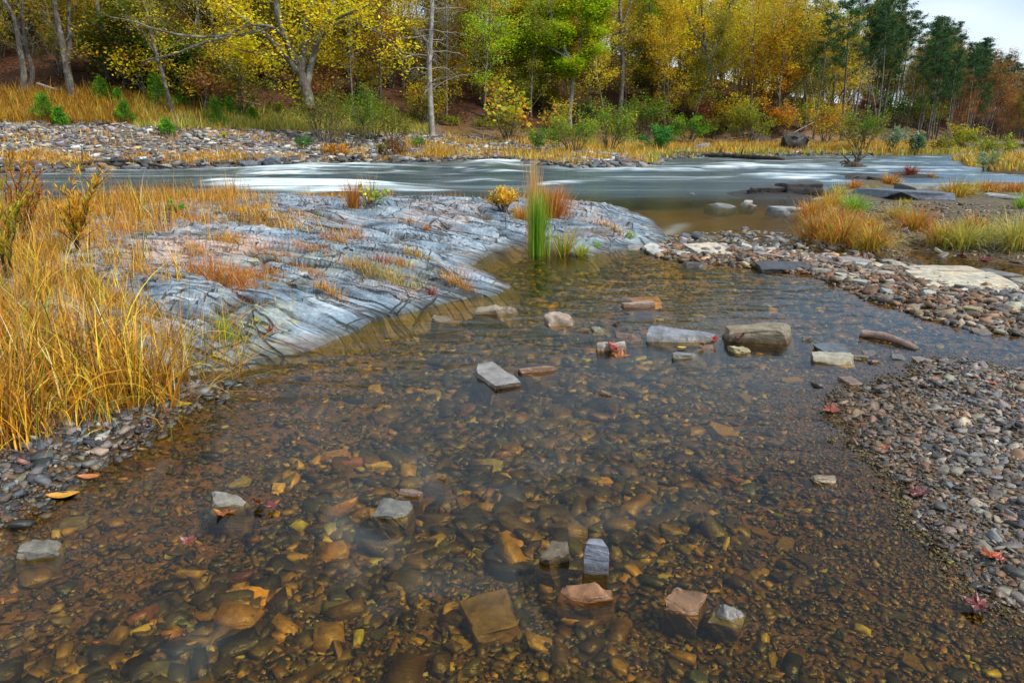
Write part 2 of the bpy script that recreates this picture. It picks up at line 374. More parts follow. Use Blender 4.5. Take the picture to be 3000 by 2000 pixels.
def ledge_mat():
    t = NT('slate_ledge'); p = t.pos()
    q = t.mapping(p, (1, 1, 1), (0, 0, R(28.4)))             # x' runs along the beds
    q = t.n('ShaderNodeVectorMath', {0: q, 1: t.n('ShaderNodeVectorMath', {0: t.n('ShaderNodeTexNoise', {'Vector': p, 'Scale': 1.1, 'Detail': 3}).outputs['Color'], 1: (0.22, 0.22, 0.22)}, operation='MULTIPLY').outputs[0]}, operation='ADD').outputs[0]
    qa = t.mapping(q, (0.9, 12, 6)); n1 = t.noise(qa, 1.0, 6, 0.62, 0.0)
    qb = t.mapping(q, (1.6, 26, 14)); n2 = t.noise(qb, 1.0, 5, 0.62, 0.25)
    n3 = t.noise(p, 2.4, 7, 0.62); n4 = t.noise(p, 28, 5, 0.7)
    c = t.ramp(n3, [(0.3, (0.09, 0.14, 0.20)), (0.5, (0.20, 0.265, 0.33)), (0.72, (0.44, 0.50, 0.55))])
    c = t.mixc(1.0, c, t.ramp(n1, [(0.34, 0.35), (0.43, 0.85), (0.58, 1.08), (0.72, 1.35)]), 'MULTIPLY')
    c = t.mixc(0.6, c, t.ramp(n2, [(0.34, 0.35), (0.40, 0.95), (0.7, 1.12)]), 'MULTIPLY')
    c = t.mixc(0.7, c, t.ramp(n4, [(0.3, 0.45), (0.7, 1.5)]), 'MULTIPLY')
    # long fissures opened along the bedding and a few joints across it
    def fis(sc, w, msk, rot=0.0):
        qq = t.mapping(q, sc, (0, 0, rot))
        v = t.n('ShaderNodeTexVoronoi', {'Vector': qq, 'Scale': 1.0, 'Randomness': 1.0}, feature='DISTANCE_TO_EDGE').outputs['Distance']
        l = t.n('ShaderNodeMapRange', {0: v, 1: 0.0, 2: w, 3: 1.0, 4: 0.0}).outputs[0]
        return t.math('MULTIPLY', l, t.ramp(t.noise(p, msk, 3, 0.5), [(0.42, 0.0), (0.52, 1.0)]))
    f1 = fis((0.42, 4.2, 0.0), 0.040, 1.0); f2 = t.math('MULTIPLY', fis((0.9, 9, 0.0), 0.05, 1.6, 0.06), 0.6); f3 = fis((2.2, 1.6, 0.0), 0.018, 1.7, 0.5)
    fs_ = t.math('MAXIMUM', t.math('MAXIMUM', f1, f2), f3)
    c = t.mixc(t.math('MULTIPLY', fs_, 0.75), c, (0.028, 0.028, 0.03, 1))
    wm = t.math('MULTIPLY', t.attr('warm', True), t.ramp(t.noise(qa, 1.7, 5, 0.6), [(0.38, 0.15), (0.6, 1.0)]))
    c = t.mixc(wm, c, t.mixc(1.0, (0.62, 0.40, 0.28, 1), t.ramp(n2, [(0.3, 0.3), (0.5, 1.0)]), 'MULTIPLY'))
    low = t.mixc(1.0, c, (1.0, 0.9, 0.68, 1), 'MULTIPLY')
    c = t.mixc(t.math('MULTIPLY', t.attr('moss', True), 0.7), c, low)
    ms = t.math('MULTIPLY', t.attr('moss', True), t.ramp(t.noise(t.mapping(q, (2, 6, 3)), 2.6, 6, 0.7), [(0.58, 0.0), (0.64, 1.0)]))
    c = t.mixc(ms, c, t.ramp(n4, [(0.3, (0.22, 0.24, 0.01)), (0.7, (0.55, 0.52, 0.03))]))
    li = t.ramp(t.noise(p, 9, 6, 0.75), [(0.62, 0.0), (0.68, 0.75)])
    c = t.mixc(t.math('MULTIPLY', li, 0.5), c, (0.62, 0.62, 0.58, 1))
    c = t.mixc(t.math('MULTIPLY', t.attr('crack', True), 0.8), c, (0.07, 0.05, 0.035, 1))      # recess shade of the joints painted in as dark brown
    z = t.n('ShaderNodeSeparateXYZ', {0: p}).outputs[2]
    wet = t.n('ShaderNodeMapRange', {0: t.math('ADD', z, t.math('MULTIPLY', n3, -0.04)), 1: -0.005, 2: 0.03, 3: 1.0, 4: 0.0}).outputs[0]
    c = t.mixc(wet, c, t.mixc(1.0, c, (0.42, 0.38, 0.32, 1), 'MULTIPLY'))
    c = t.mixc(t.n('ShaderNodeMapRange', {0: z, 1: -0.05, 2: -0.003, 3: 0.9, 4: 0.0}).outputs[0], c, t.ramp(n4, [(0.35, (0.05, 0.036, 0.014)), (0.65, (0.15, 0.105, 0.035))]))   # silt and algae under water
    nb = t.bump(t.math('MULTIPLY', fs_, -1.0), 1.0, 0.05); nb = t.bump(n1, 0.55, 0.04, nb); nb = t.bump(n2, 0.6, 0.015, nb); nb = t.bump(n4, 0.6, 0.008, nb)
    return t.done(t.n('ShaderNodeBsdfPrincipled', {'Base Color': c, 'Roughness': t.math('MULTIPLY_ADD', wet, -0.25, 0.58), 'Normal': nb, 'Specular IOR Level': 0.35}))
M['ledge'] = ledge_mat()
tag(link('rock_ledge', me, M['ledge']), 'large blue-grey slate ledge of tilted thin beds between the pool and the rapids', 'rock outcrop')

# ---------------------------------------------------------------- water
FOAM = [(505, 391, 640, 389, 3.5, .7), (634, 408, 660, 396, 5, .8), (655, 394, 720, 384, 6, 1), (700, 388, 830, 386, 8, 1.), (680, 400, 850, 399, 7, .95), (640, 412, 800, 411, 6, .85),
        (520, 417, 590, 431, 5, .8), (585, 424, 800, 428, 9, 1.), (600, 437, 860, 436, 9, 1.), (480, 449, 700, 445, 3, .7), (240, 442, 340, 441, 3, .45), (70, 404, 150, 402, 3, .35), (440, 408, 520, 412, 3, .3),
        (784, 403, 900, 400, 5, .7), (824, 382, 900, 386, 4, .9), (900, 386, 1000, 382, 3, .45), (850, 448, 760, 444, 6, .9), (850, 436, 985, 438, 5, .65), (894, 425, 1010, 424, 4, .3),
        (1040, 391, 1150, 396, 3.5, .9), (1117, 382, 1144, 374, 4, 1.), (1144, 374, 1250, 379, 3.5, 1.), (1250, 379, 1285, 389, 3.5, .5), (1044, 402, 1130, 405, 2.5, .5), (1060, 412, 1140, 418, 3.5, .8),
        (1262, 424, 1310, 418, 4, .8), (1310, 420, 1390, 416, 4, .6), (1370, 393, 1440, 391, 4, .9), (1430, 394, 1570, 394, 4, .95), (1568, 389, 1670, 388, 4.5, .85), (1691, 380, 1740, 387, 4, .9), (1730, 388, 1850, 388, 5, .95),
        (1755, 404, 1890, 406, 3.5, 1.), (1770, 411, 1900, 416, 5, .8), (1845, 380, 1930, 381, 2.5, .6), (1800, 396, 1900, 397, 4, .5), (1930, 362, 2200, 362, 1.5, .5), (1960, 384, 2200, 388, 5, .3), (2000, 372, 2200, 374, 3, .35),
        (1900, 418, 2000, 424, 4, .4), (2100, 420, 2350, 418, 4, .3), (1520, 545, 1560, 520, 5, .3), (2200, 358, 2352, 358, 2, .3),
        ]
az = np.radians(np.linspace(-58, 58, 980))
vv = np.concatenate([[2600, 2100, 1900, 1780, 1700], np.arange(1650, 620, -5), np.arange(620, 470, -2.2), np.arange(470, 341, -1.0)])
rr = rows_for(vv); far = [rr[-1]]
while far[-1] < 380: far.append(far[-1] * 1.015)
rr = np.concatenate([rr, far[1:]])
X, Y, Q = polar(rr, az)
foam = np.zeros(len(X)); hump = np.zeros(len(X))
for (u0, v0, u1, v1, w, s) in FOAM:
    a = np.array(P(u0, v0)); b = np.array(P(u1, v1)); e = b - a; L2 = e @ e
    mid = (a + b) / 2; wy = abs(P(u0, v0 - w / 2)[1] - P(u0, v0 + w / 2)[1])
    near = v0 > 600
    wy = wy * 0.62
    t = ((X - a[0]) * e[0] + (Y - a[1]) * e[1]) / L2
    tt = np.clip(t, 0, 1)
    px = X - a[0] - e[0] * tt; py = Y - a[1] - e[1] * tt
    LL = math.sqrt(L2)
    over = np.maximum(np.maximum(-t, t - 1), 0) * LL
    perp = np.abs((X - a[0]) * e[1] - (Y - a[1]) * e[0]) / LL
    s *= 0.9
    g = np.exp(-(perp / wy) ** 2 - (over / (0.22 * LL + wy)) ** 2) * s
    foam = 1 - (1 - foam) * (1 - np.clip(g, 0, 1))
    if not near: hump = np.maximum(hump, g * min(0.26, wy * 0.2))
st1 = fbm(X * 0.22, Y * 0.75 + X * 0.06, 4, 201)
chan = sm(15.5, 19, Y)
calm = 1 - chan
Zw = hump * 0.9 + chan * (fbm(X * 0.25, Y * 1.1, 3, 210) - 0.5) * 0.09 + calm * (fbm(X * 1.2, Y * 2.5, 3, 220) - 0.5) * 0.004
st2 = fbm(X * 0.5 + 3, Y * 1.9, 3, 230)
qx = X + 0.5 * (fbm(X * 1.1, Y * 1.1, 2, 240) - .5) * 2; qy = Y + 0.5 * (fbm(X * 1.1 + 7, Y * 1.1, 2, 241) - .5) * 2
wisp = sm(0.50, 0.78, fbm(qx * 5.5 + qy, qy * 3.2, 3, 243)) * (0.045 * np.exp(-((X + 0.45) / 1.3) ** 2 - ((Y - 2.5) / 0.75) ** 2) + 0.04 * np.exp(-((X + 1.2) / 1.0) ** 2 - ((Y - 1.9) / 0.6) ** 2) + 0.11 * np.exp(-((X + 0.05) / 0.35) ** 2 - ((Y - 4.9) / 0.5) ** 2))
fo = np.where(Y > 12, np.maximum(sm(0.16, 1.12, foam * (0.10 + 0.62 * sm(0.36, 0.62, st1) + 0.62 * sm(0.40, 0.60, st2))), 0.42 * sm(0.54, 0.76, fbm(X * 0.16 + 5, Y * 1.3 + X * .05, 4, 233)) * sm(19, 24, Y)), np.maximum(wisp * 0.6, foam * 0.5))
rough = 0.5 * chan + 0.15 + 0.6 * sm(20, 4, np.hypot(X - 6, Y - 60))
keepm = (terrain(X, Y) < 0.25)
Qk = Q[keepm[Q].any(1)]
me = mesh('river_water', np.stack([X, Y, Zw], 1), [Qk], None, True, {'foam': fo, 'chan': chan})
def water_mat():
    t = NT('river_water'); p = t.pos()
    ch = t.attr('chan', True)
    w1 = t.noise(t.mapping(p, (1.6, 3.2, 1), (0, 0, R(-18))), 1.6, 3, 0.5, 0.4)
    w2 = t.noise(t.mapping(p, (5, 15, 1), (0, 0, R(10))), 1.3, 3, 0.55, 0.6)
    s1 = t.noise(t.mapping(p, (0.12, 0.5, 1)), 1.0, 5, 0.6, 0.4)
    s2 = t.noise(t.mapping(p, (0.25, 1.3, 1)), 1.0, 5, 0.65, 0.4)
    nb = t.bump(w1, 0.18, 0.05); nb = t.bump(w2, 0.07, 0.012, nb)
    nb = t.bump(s1, t.math('MULTIPLY', ch, 0.26), 0.2, nb)
    fr = t.n('ShaderNodeFresnel', {'IOR': t.math('MULTIPLY_ADD', ch, 0.07, 1.24), 'Normal': nb}).outputs[0]
    tint = t.mixc(ch, (0.92, 0.77, 0.40, 1), (0.20, 0.27, 0.30, 1))
    tr = t.n('ShaderNodeBsdfTransparent', {'Color': tint})
    gl = t.n('ShaderNodeBsdfGlossy', {'Color': t.mixc(ch, (0.80, 0.90, 1.0, 1), (0.62, 0.76, 0.88, 1)), 'Roughness': t.math('MULTIPLY_ADD', ch, 0.08, 0.14), 'Normal': nb})
    m = t.n('ShaderNodeMixShader', {0: fr}); t.t.links.new(tr.outputs[0], m.inputs[1]); t.t.links.new(gl.outputs[0], m.inputs[2])
    # a little entrained air makes the fast channel slate-blue
    bd = t.n('ShaderNodeBsdfDiffuse', {'Color': (0.024, 0.058, 0.095, 1)})
    m0 = t.n('ShaderNodeMixShader', {0: t.math('MULTIPLY', ch, 0.6)}); t.t.links.new(tr.outputs[0], m0.inputs[1]); t.t.links.new(bd.outputs[0], m0.inputs[2]); t.t.links.new(m0.outputs[0], m.inputs[1])
    # silky white water
    f = t.attr('foam', True)
    fs = t.math('MULTIPLY', f, t.math('MAXIMUM', t.math('SUBTRACT', 1.0, ch), t.ramp(s2, [(0.30, 0.3), (0.60, 1.05)])))
    fs = t.math('MINIMUM', fs, 0.96)
    sil = t.math('MULTIPLY', ch, t.ramp(t.math('ADD', t.math('MULTIPLY', s2, 0.5), t.math('MULTIPLY', s1, 0.5)), [(0.54, 0.0), (0.72, 0.12)]))
    fs = t.math('MAXIMUM', fs, sil)
    fd = t.n('ShaderNodeBsdfDiffuse', {'Color': t.ramp(s2, [(0.3, (0.34, 0.45, 0.52)), (0.55, (0.66, 0.76, 0.80)), (0.7, (0.82, 0.88, 0.90))])})
    m2 = t.n('ShaderNodeMixShader', {0: fs}); t.t.links.new(m.outputs[0], m2.inputs[1]); t.t.links.new(fd.outputs[0], m2.inputs[2])
    return t.done(m2)
M['water'] = water_mat()
tag(link('water', me, M['water']), kind='structure')

# ---------------------------------------------------------------- stones
def hull(seed, n=14, boxy=0.6, flat=1.0, bevel=0.0, sub=0):
    """an angular stone in the unit box (x,y in -.5...5, z 0..1)"""
    rg = random.Random(seed); bm = bmesh.new()
    for i in range(n):
        if i < 8 and boxy > 0.3:
            s = [(i & 1) * 2 - 1, ((i >> 1) & 1) * 2 - 1, ((i >> 2) & 1) * 2 - 1]
            v = [a * (1 - rg.random() * (1 - boxy) * 1.1) for a in s]
        else:
            a = Vector((rg.gauss(0, 1), rg.gauss(0, 1), rg.gauss(0, 1))).normalized(); v = [a.x * .98, a.y * .98, a.z * .98]
        bm.verts.new(v)
    r = bmesh.ops.convex_hull(bm, input=bm.verts[:])
    bmesh.ops.delete(bm, geom=[g for g in bm.verts if not g.link_faces], context='VERTS')
    for _ in range(rg.randint(3, 5)):                # chipped corners
        nrm = Vector((rg.gauss(0, 1), rg.gauss(0, 1), rg.gauss(0.35, 0.8))).normalized()
        co = nrm * max(v.co.dot(nrm) for v in bm.verts) * rg.uniform(0.62, 0.86)
        bmesh.ops.bisect_plane(bm, geom=bm.verts[:] + bm.edges[:] + bm.faces[:], plane_co=co, plane_no=nrm, clear_outer=True)
        vs_ = [v.co.copy() for v in bm.verts]; bm.clear()
        for q in vs_: bm.verts.new(q)
        bmesh.ops.convex_hull(bm, input=bm.verts[:])
        bmesh.ops.delete(bm, geom=[g for g in bm.verts if not g.link_faces], context='VERTS')
    bmesh.ops.dissolve_limit(bm, angle_limit=R(14), verts=bm.verts[:], edges=bm.edges[:])
    if bevel: bmesh.ops.bevel(bm, geom=bm.edges[:], offset=bevel, segments=2, profile=0.6, affect='EDGES', clamp_overlap=True)
    if sub:
        bmesh.ops.triangulate(bm, faces=bm.faces[:])
        for k in range(sub):
            bmesh.ops.subdivide_edges(bm, edges=bm.edges[:], cuts=1, use_grid_fill=True)
            bmesh.ops.triangulate(bm, faces=bm.faces[:])
    bb = np.array([v.co[:] for v in bm.verts]); lo, hi = bb.min(0), bb.max(0)
    for v in bm.verts:
        c = (np.array(v.co[:]) - lo) / (hi - lo); v.co = (c[0] - .5, c[1] - .5, c[2])
    bm.normal_update()
    return bm
def bm_arrays(bm):
    bmesh.ops.triangulate(bm, faces=bm.faces[:]); bm.verts.index_update()
    V = np.array([v.co[:] for v in bm.verts]); T = np.array([[v.index for v in f.verts] for f in bm.faces]); bm.free(); return V, T
def fine_stone(seed, dims, boxy, name, strata=0.3):
    """detailed stone, real size dims, origin at the bottom centre"""
    bm = hull(seed, 16 if boxy > .5 else 22, boxy, bevel=0.035 if boxy > .4 else 0.09, sub=2 if max(dims) < 0.5 else 3)
    V, T = bm_arrays(bm)
    V = V * np.array(dims)
    s = max(dims); q = V / s * 5 + seed * 3.7
    a = fbm(q[:, 0] + q[:, 2], q[:, 1] - q[:, 2], 4, 7) - 0.5
    b = fbm(q[:, 0] * 0.5 + 2, q[:, 2] * 9 + q[:, 1] * 0.7, 3, 8) - 0.5
    c = (V - V.mean(0)); c /= np.linalg.norm(c, axis=1)[:, None] + 1e-9
    V = V + c * (a * (0.14 if boxy > .8 else 0.26) * min(dims) + b * strata * 0.5 * min(dims))[:, None]
    me = mesh(name, V, [T]); 
    return me
GREY = (0.27, 0.29, 0.31); BLUE = (0.14, 0.18, 0.24); DARK = (0.055, 0.058, 0.065); TAN = (0.38, 0.31, 0.22); PALE = (0.55, 0.51, 0.45); PINK = (0.45, 0.31, 0.25)
OCH = (0.55, 0.30, 0.05); BRN = (0.20, 0.13, 0.07); OLV = (0.22, 0.17, 0.05)
# u0,v0,u1,v1 (its box in the photograph), depth/width, boxiness, turn, colour, sunk part, name, label, category
STONES = [
 (1088, 828, 1177, 892, .9, .75, 25, (0.42, 0.41, 0.44), 'angular pale grey stone with flaky black-flecked top alone in the middle of the pool', 'stone'),
 (988, 723, 1058, 742, .5, .95, -4, (0.33, 0.28, 0.2), 'small flat tan slab like a brick at the tip of the slate ledge', 'stone'),
 (1084, 695, 1196, 722, .45, .55, -8, (0.30, 0.25, 0.18), 'rounded brown and grey stone lying just off the slate ledge', 'stone'),
 (1247, 716, 1322, 752, .6, .5, 15, (0.40, 0.31, 0.24), 'pointed tan stone with its top out of the water', 'stone'),
 (1428, 690, 1510, 706, .35, .8, 8, (0.46, 0.33, 0.27), 'thin pinkish wedge of stone lying in still water', 'stone'),
 (1374, 726, 1415, 748, .7, .6, 20, (0.20, 0.15, 0.14), 'dark brown stone leaning on a black slate in the pool', 'stone'),
 (1405, 730, 1450, 747, .6, .6, 5, DARK, 'small black slate with a jagged back', 'stone'),
 (1360, 748, 1410, 766, .6, .7, 0, (0.42, 0.42, 0.36), 'flat pale greenish stone in the row across the pool', 'stone'),
 (1412, 755, 1448, 778, .8, .6, 0, (0.24, 0.17, 0.16), 'small brown humped stone in front of the long grey rock', 'stone'),
 (1478, 747, 1658, 787, .45, .5, 3, (0.24, 0.26, 0.31), 'long ridged grey rock next to the big block', 'rock'),
 (1660, 741, 1832, 788, .42, .85, -6, (0.22, 0.185, 0.125), 'biggest squared block of brown-grey rock in the pool', 'rock'),
 (1368, 778, 1444, 806, .7, .6, 0, (0.66, 0.55, 0.47), 'cream and pink stone with a wet red leaf against it', 'stone'),
 (1868, 786, 1958, 812, .7, .7, 10, BLUE, 'flat blue-black slate behind the long pale bar of stone', 'stone'),
 (1866, 806, 1958, 838, .38, .9, -14, (0.52, 0.49, 0.38), 'long squared pale cream bar of stone', 'stone'),
 (1950, 813, 1992, 826, .4, .9, -5, (0.36, 0.30, 0.2), 'thin brown slip of stone beside the pale bar', 'stone'),
 (1978, 800, 2010, 816, .7, .6, 0, (0.22, 0.19, 0.2), 'small dark stone beyond the pale bar', 'stone'),
 (1676, 790, 1724, 812, .6, .6, 20, (0.55, 0.50, 0.3), 'small yellowish stone in front of the biggest block', 'stone'),
 (1538, 800, 1618, 824, .6, .5, 0, (0.25, 0.27, 0.3), 'low grey stone barely awash in front of the long grey rock', 'stone'),
 (472, 1122, 582, 1166, .6, .5, 3, (0.46, 0.47, 0.47), 'smooth light grey stone with a red maple leaf at its side', 'stone'),
 (44, 1232, 142, 1284, .5, .8, 18, (0.34, 0.35, 0.33), 'grey wedge of stone pointing right near the picture edge', 'stone'),
 (140, 1168, 200, 1200, .8, .7, 10, (0.20, 0.21, 0.23), 'half-sunk dark grey stone off the grassy bank', 'stone'),
 (1336, 1224, 1398, 1322, .42, .8, -6, (0.24, 0.26, 0.33), 'upright grey post-like stone with a frosted top', 'stone'),
 (1274, 1324, 1418, 1382, .55, .4, -5, (0.42, 0.22, 0.11), 'oval rust-red stone with a crusty white centre', 'stone'),
 (1532, 1342, 1618, 1412, .7, .65, -35, (0.40, 0.24, 0.14), 'rust-sided stone with a white top edge', 'stone'),
 (1634, 1372, 1714, 1434, .75, .5, -30, (0.36, 0.38, 0.42), 'speckled grey stone nearest the bottom of the pool', 'stone'),
 (915, 1112, 972, 1140, .5, .7, 0, (0.42, 0.32, 0.29), 'small brown stone with a pale dry tip', 'stone'),
 (860, 1142, 952, 1190, .8, .7, -10, (0.24, 0.26, 0.28), 'flat olive stone with a blue-grey corner out of the water', 'stone'),
 (1862, 1088, 1924, 1110, .5, .7, -10, (0.42, 0.36, 0.28), 'thin tan stone by the right-hand gravel bank', 'stone'),
 (1860, 868, 1896, 890, .8, .6, 0, (0.11, 0.08, 0.08), 'small chocolate-brown stone above the gravel bank tip', 'stone'),
 (1930, 862, 1974, 886, .8, .7, 10, (0.30, 0.21, 0.16), 'two-tone brown stone at the tip of the gravel bank', 'stone'),
 (1188, 836, 1286, 856, .45, .5, 5, (0.30, 0.19, 0.13), 'low brown stone just breaking the surface beside the pale grey one', 'stone'),
 (1370, 896, 1422, 912, .5, .5, -20, (0.30, 0.2, 0.13), 'small brown flake of stone awash in midpool', 'stone'),
 (1136, 1160, 1214, 1200, .6, .65, -10, (0.46, 0.26, 0.1), 'orange stone tilted up under the surface in midpool', 'stone'),
 (964, 1072, 1040, 1100, .6, .5, -5, (0.32, 0.21, 0.08), 'brown-gold stone with a wet shining top', 'stone'),
 (1234, 1240, 1312, 1300, .8, .6, -20, (0.15, 0.12, 0.08), 'black-topped olive stone left of the upright stone', 'stone'),
 (1045, 1320, 1208, 1424, .9, .7, 20, (0.20, 0.16, 0.10), 'large dark brown flat stone, biggest on the near bed', 'stone'),
 (1018, 1324, 1080, 1368, .8, .5, 0, (0.50, 0.36, 0.12), 'golden stone tucked against the large dark flat stone', 'stone'),
 (528, 1280, 620, 1336, .7, .6, -8, (0.80, 0.48, 0.03), 'bright golden yellow stone shining through the water', 'stone'),
 (832, 1004, 902, 1028, .5, .5, 0, (0.62, 0.52, 0.22), 'pale yellow stone under the water with a red one beside it', 'stone'),
 (780, 994, 852, 1018, .5, .5, 5, (0.35, 0.15, 0.1), 'dull red stone beside the pale yellow sunken one', 'stone'),
 (842, 810, 876, 858, 1.1, .8, 12, (0.42, 0.34, 0.22), 'upright-lying tan slab sunk off the ledge', 'stone'),
 (1084, 996, 1164, 1026, .6, .6, 0, (0.26, 0.27, 0.12), 'flat green stone on the pool bed', 'stone'),
 (1434, 652, 1524, 676, .6, .6, 0, (0.62, 0.36, 0.12), 'orange flat stone seen through the still water', 'stone'),
 (724, 978, 800, 1006, .5, .5, 0, (0.40, 0.27, 0.12), 'brown flat stone sunk left of midpool', 'stone'),
 (612, 1050, 646, 1072, .8, .5, 0, (0.66, 0.52, 0.16), 'small straw-yellow sunken stone above the grey leafy one', 'stone'),
 (1372, 1040, 1410, 1066, .8, .5, 0, (0.58, 0.40, 0.1), 'small rounded yellow stone right of midpool', 'stone'),
 (1432, 712, 1462, 722, .6, .6, 10, (0.16, 0.15, 0.15), 'small dark chip behind the black slate', 'stone'),
 (1330, 752, 1358, 762, .6, .6, -8, (0.26, 0.20, 0.15), 'small brown chip between the pointed tan stone and the greenish one', 'stone'),
 (1440, 772, 1482, 784, .6, .5, 5, (0.24, 0.18, 0.17), 'low purplish stone touching the left end of the long grey rock', 'stone'),
 (1600, 790, 1640, 802, .5, .6, -5, (0.32, 0.22, 0.17), 'low reddish stone under the gap between the two big rocks', 'stone'),
 (1836, 770, 1868, 782, .6, .5, 0, (0.20, 0.20, 0.2), 'small grey stone off the right end of the biggest block', 'stone'),
 (1990, 822, 2030, 834, .5, .5, 10, (0.34, 0.25, 0.2), 'low tan stone between the pale bar and the gravel bank', 'stone'),
 (2040, 812, 2078, 826, .6, .6, -6, (0.22, 0.21, 0.22), 'dark grey stone just off the gravel bank corner', 'stone'),
 (2100, 818, 2150, 838, .7, .5, 0, (0.42, 0.34, 0.3), 'rounded pinkish stone at the top corner of the near gravel bank', 'stone'),
 (2170, 826, 2220, 840, .6, .6, 8, (0.30, 0.22, 0.18), 'flat brown stone along the top edge of the near gravel bank', 'stone'),
 (1600, 540, 1650, 550, .6, .5, 0, (0.14, 0.14, 0.15), 'dark flat stone in the riffle behind the pale row', 'stone'),
 (1670, 532, 1700, 541, .6, .5, 0, (0.20, 0.17, 0.16), 'small brown stone in the riffle behind the pale row', 'stone'),
 (1745, 548, 1790, 558, .6, .6, 4, (0.12, 0.12, 0.14), 'thin black slate in the riffle near the sedge island', 'stone'),
 # the pale row and the middle bar
 (1476, 556, 1524, 588, .8, .5, 0, (0.58, 0.58, 0.56), 'rounded white-grey stone at the end of the ledge, first of the pale row', 'stone'),
 (1434, 558, 1478, 574, .7, .5, 0, (0.30, 0.32, 0.34), 'grey stone sitting on the foot of the ledge', 'stone'),
 (1526, 562, 1550, 580, .8, .6, 0, (0.34, 0.33, 0.31), 'dark little stone between two white ones', 'stone'),
 (1546, 568, 1594, 596, .8, .5, 0, (0.55, 0.54, 0.52), 'second white stone of the pale row', 'stone'),
 (1582, 560, 1672, 588, .6, .8, 5, (0.62, 0.56, 0.46), 'large flat cream slab in the pale row', 'rock'),
 (1568, 597, 1622, 614, .7, .5, 0, (0.13, 0.12, 0.12), 'low black stone in front of the white ones', 'stone'),
 (1632, 582, 1678, 604, .8, .6, 20, (0.38, 0.40, 0.46), 'blue-grey stone in front of the cream slab', 'stone'),
 (1694, 576, 1734, 600, .8, .5, 0, (0.55, 0.54, 0.50), 'domed pale stone right of the cream slab', 'stone'),
 (1734, 572, 1768, 596, .9, .5, 10, (0.44, 0.36, 0.3), 'brown-grey domed stone at the middle of the row', 'stone'),
 (1764, 578, 1818, 596, .7, .6, 0, (0.34, 0.29, 0.28), 'flat brown stone behind the long black slab', 'stone'),
 (1732, 595, 1874, 626, .4, .75, -3, (0.09, 0.10, 0.13), 'long layered blue-black slab on the water side of the bar', 'rock'),
 (1868, 591, 1908, 618, .9, .6, 10, (0.60, 0.57, 0.50), 'cream pointed stone at the end of the long black slab', 'stone'),
 (1904, 605, 1926, 620, .9, .5, 0, (0.52, 0.45, 0.37), 'small round tan stone beside the cream pointed one', 'stone'),
 (1864, 615, 1908, 630, .6, .6, 0, (0.26, 0.24, 0.21), 'grey-brown stone under the cream pointed one', 'stone'),
 (1982, 608, 2018, 634, .9, .8, 15, (0.42, 0.38, 0.33), 'squared brown-grey stone on the gravel bar', 'stone'),
 (1944, 618, 1986, 640, .8, .7, -10, (0.32, 0.33, 0.36), 'squared blue-grey stone on the gravel bar', 'stone'),
 (1906, 626, 1980, 648, .5, .7, -12, (0.50, 0.48, 0.42), 'long pale stone leaning on the squared blue-grey one', 'stone'),
 (1878, 626, 1910, 644, .8, .6, 0, (0.18, 0.16, 0.16), 'dark stone at the water side of the gravel bar', 'stone'),
 (2018, 592, 2074, 614, .6, .5, 8, (0.42, 0.37, 0.30), 'humped tan stone behind the gravel bar with red leaves beside it', 'stone'),
 (1920, 588, 1990, 606, .5, .8, 0, (0.34, 0.30, 0.29), 'flat dusky slab at the back of the gravel bar', 'stone'),
 (2094, 624, 2312, 676, .5, .85, -9, (0.60, 0.54, 0.42), 'biggest pale cream slab on the right gravel bar', 'slab'),
 (2070, 604, 2240, 640, .4, .85, -9, (0.56, 0.49, 0.39), 'second pale cream slab lying behind the biggest one', 'slab'),
 (2248, 612, 2312, 640, .7, .8, 0, (0.24, 0.24, 0.27), 'grey slab standing in the side pool', 'stone'),
 (2308, 614, 2340, 640, .9, .7, 0, (0.42, 0.34, 0.24), 'tan stone at the right edge behind the cream slabs', 'stone'),
 (2322, 634, 2380, 652, .7, .7, 0, (0.58, 0.53, 0.42), 'cream flat stone cut by the right edge', 'stone'),
 (2310, 652, 2390, 670, .5, .7, -10, (0.34, 0.24, 0.17), 'brown log-like stone at the right edge', 'stone'),
 (2140, 560, 2168, 580, .9, .6, 0, (0.33, 0.33, 0.3), 'grey stone in the grass on the near shore of the island', 'stone'),
 (2276, 575, 2336, 600, .8, .6, -15, (0.22, 0.25, 0.3), 'tilted blue-grey slab on the near shore of the island', 'stone'),
 (2230, 750, 2274, 768, .6, .4, 0, (0.27, 0.23, 0.2), 'brown rounded stone by itself off the middle gravel bar', 'stone'),
 # upper pool
 (1626, 464, 1676, 478, .6, .6, 5, (0.24, 0.25, 0.27), 'grey flat stone standing in the shallow run', 'stone'),
 (1704, 458, 1728, 466, .6, .5, 0, (0.66, 0.62, 0.56), 'white stone in front of the dark rock heap', 'stone'),
 (1704, 464, 1730, 474, .6, .5, 0, (0.48, 0.48, 0.46), 'pale three-cornered stone in the shallow run', 'stone'),
 (1586, 441, 1596, 448, .8, .5, 0, (0.35, 0.37, 0.4), 'tiny grey stone left of the rock heap', 'stone'),
 (1780, 477, 1800, 492, .8, .6, 0, (0.26, 0.28, 0.32), 'dark grey stone by the sedge island', 'stone'),
 (1766, 472, 1850, 486, .6, .7, 5, (0.36, 0.38, 0.40), 'low grey slab running under the sedge', 'stone'),
 (1786, 415, 1888, 446, .7, .6, -5, (0.075, 0.07, 0.075), 'highest dark jagged rock of the heap in the rapids', 'rock'),
 (1716, 424, 1800, 448, .6, .6, 5, (0.085, 0.075, 0.07), 'dark layered rock left of the highest one in the heap', 'rock'),
 (1842, 445, 1872, 456, .7, .7, 0, (0.07, 0.07, 0.08), 'black flat stone at the near foot of the rock heap', 'stone'),
 (1870, 450, 1900, 462, .8, .5, 0, (0.5, 0.42, 0.35), 'pinkish pale stone beside the sedge island', 'stone'),
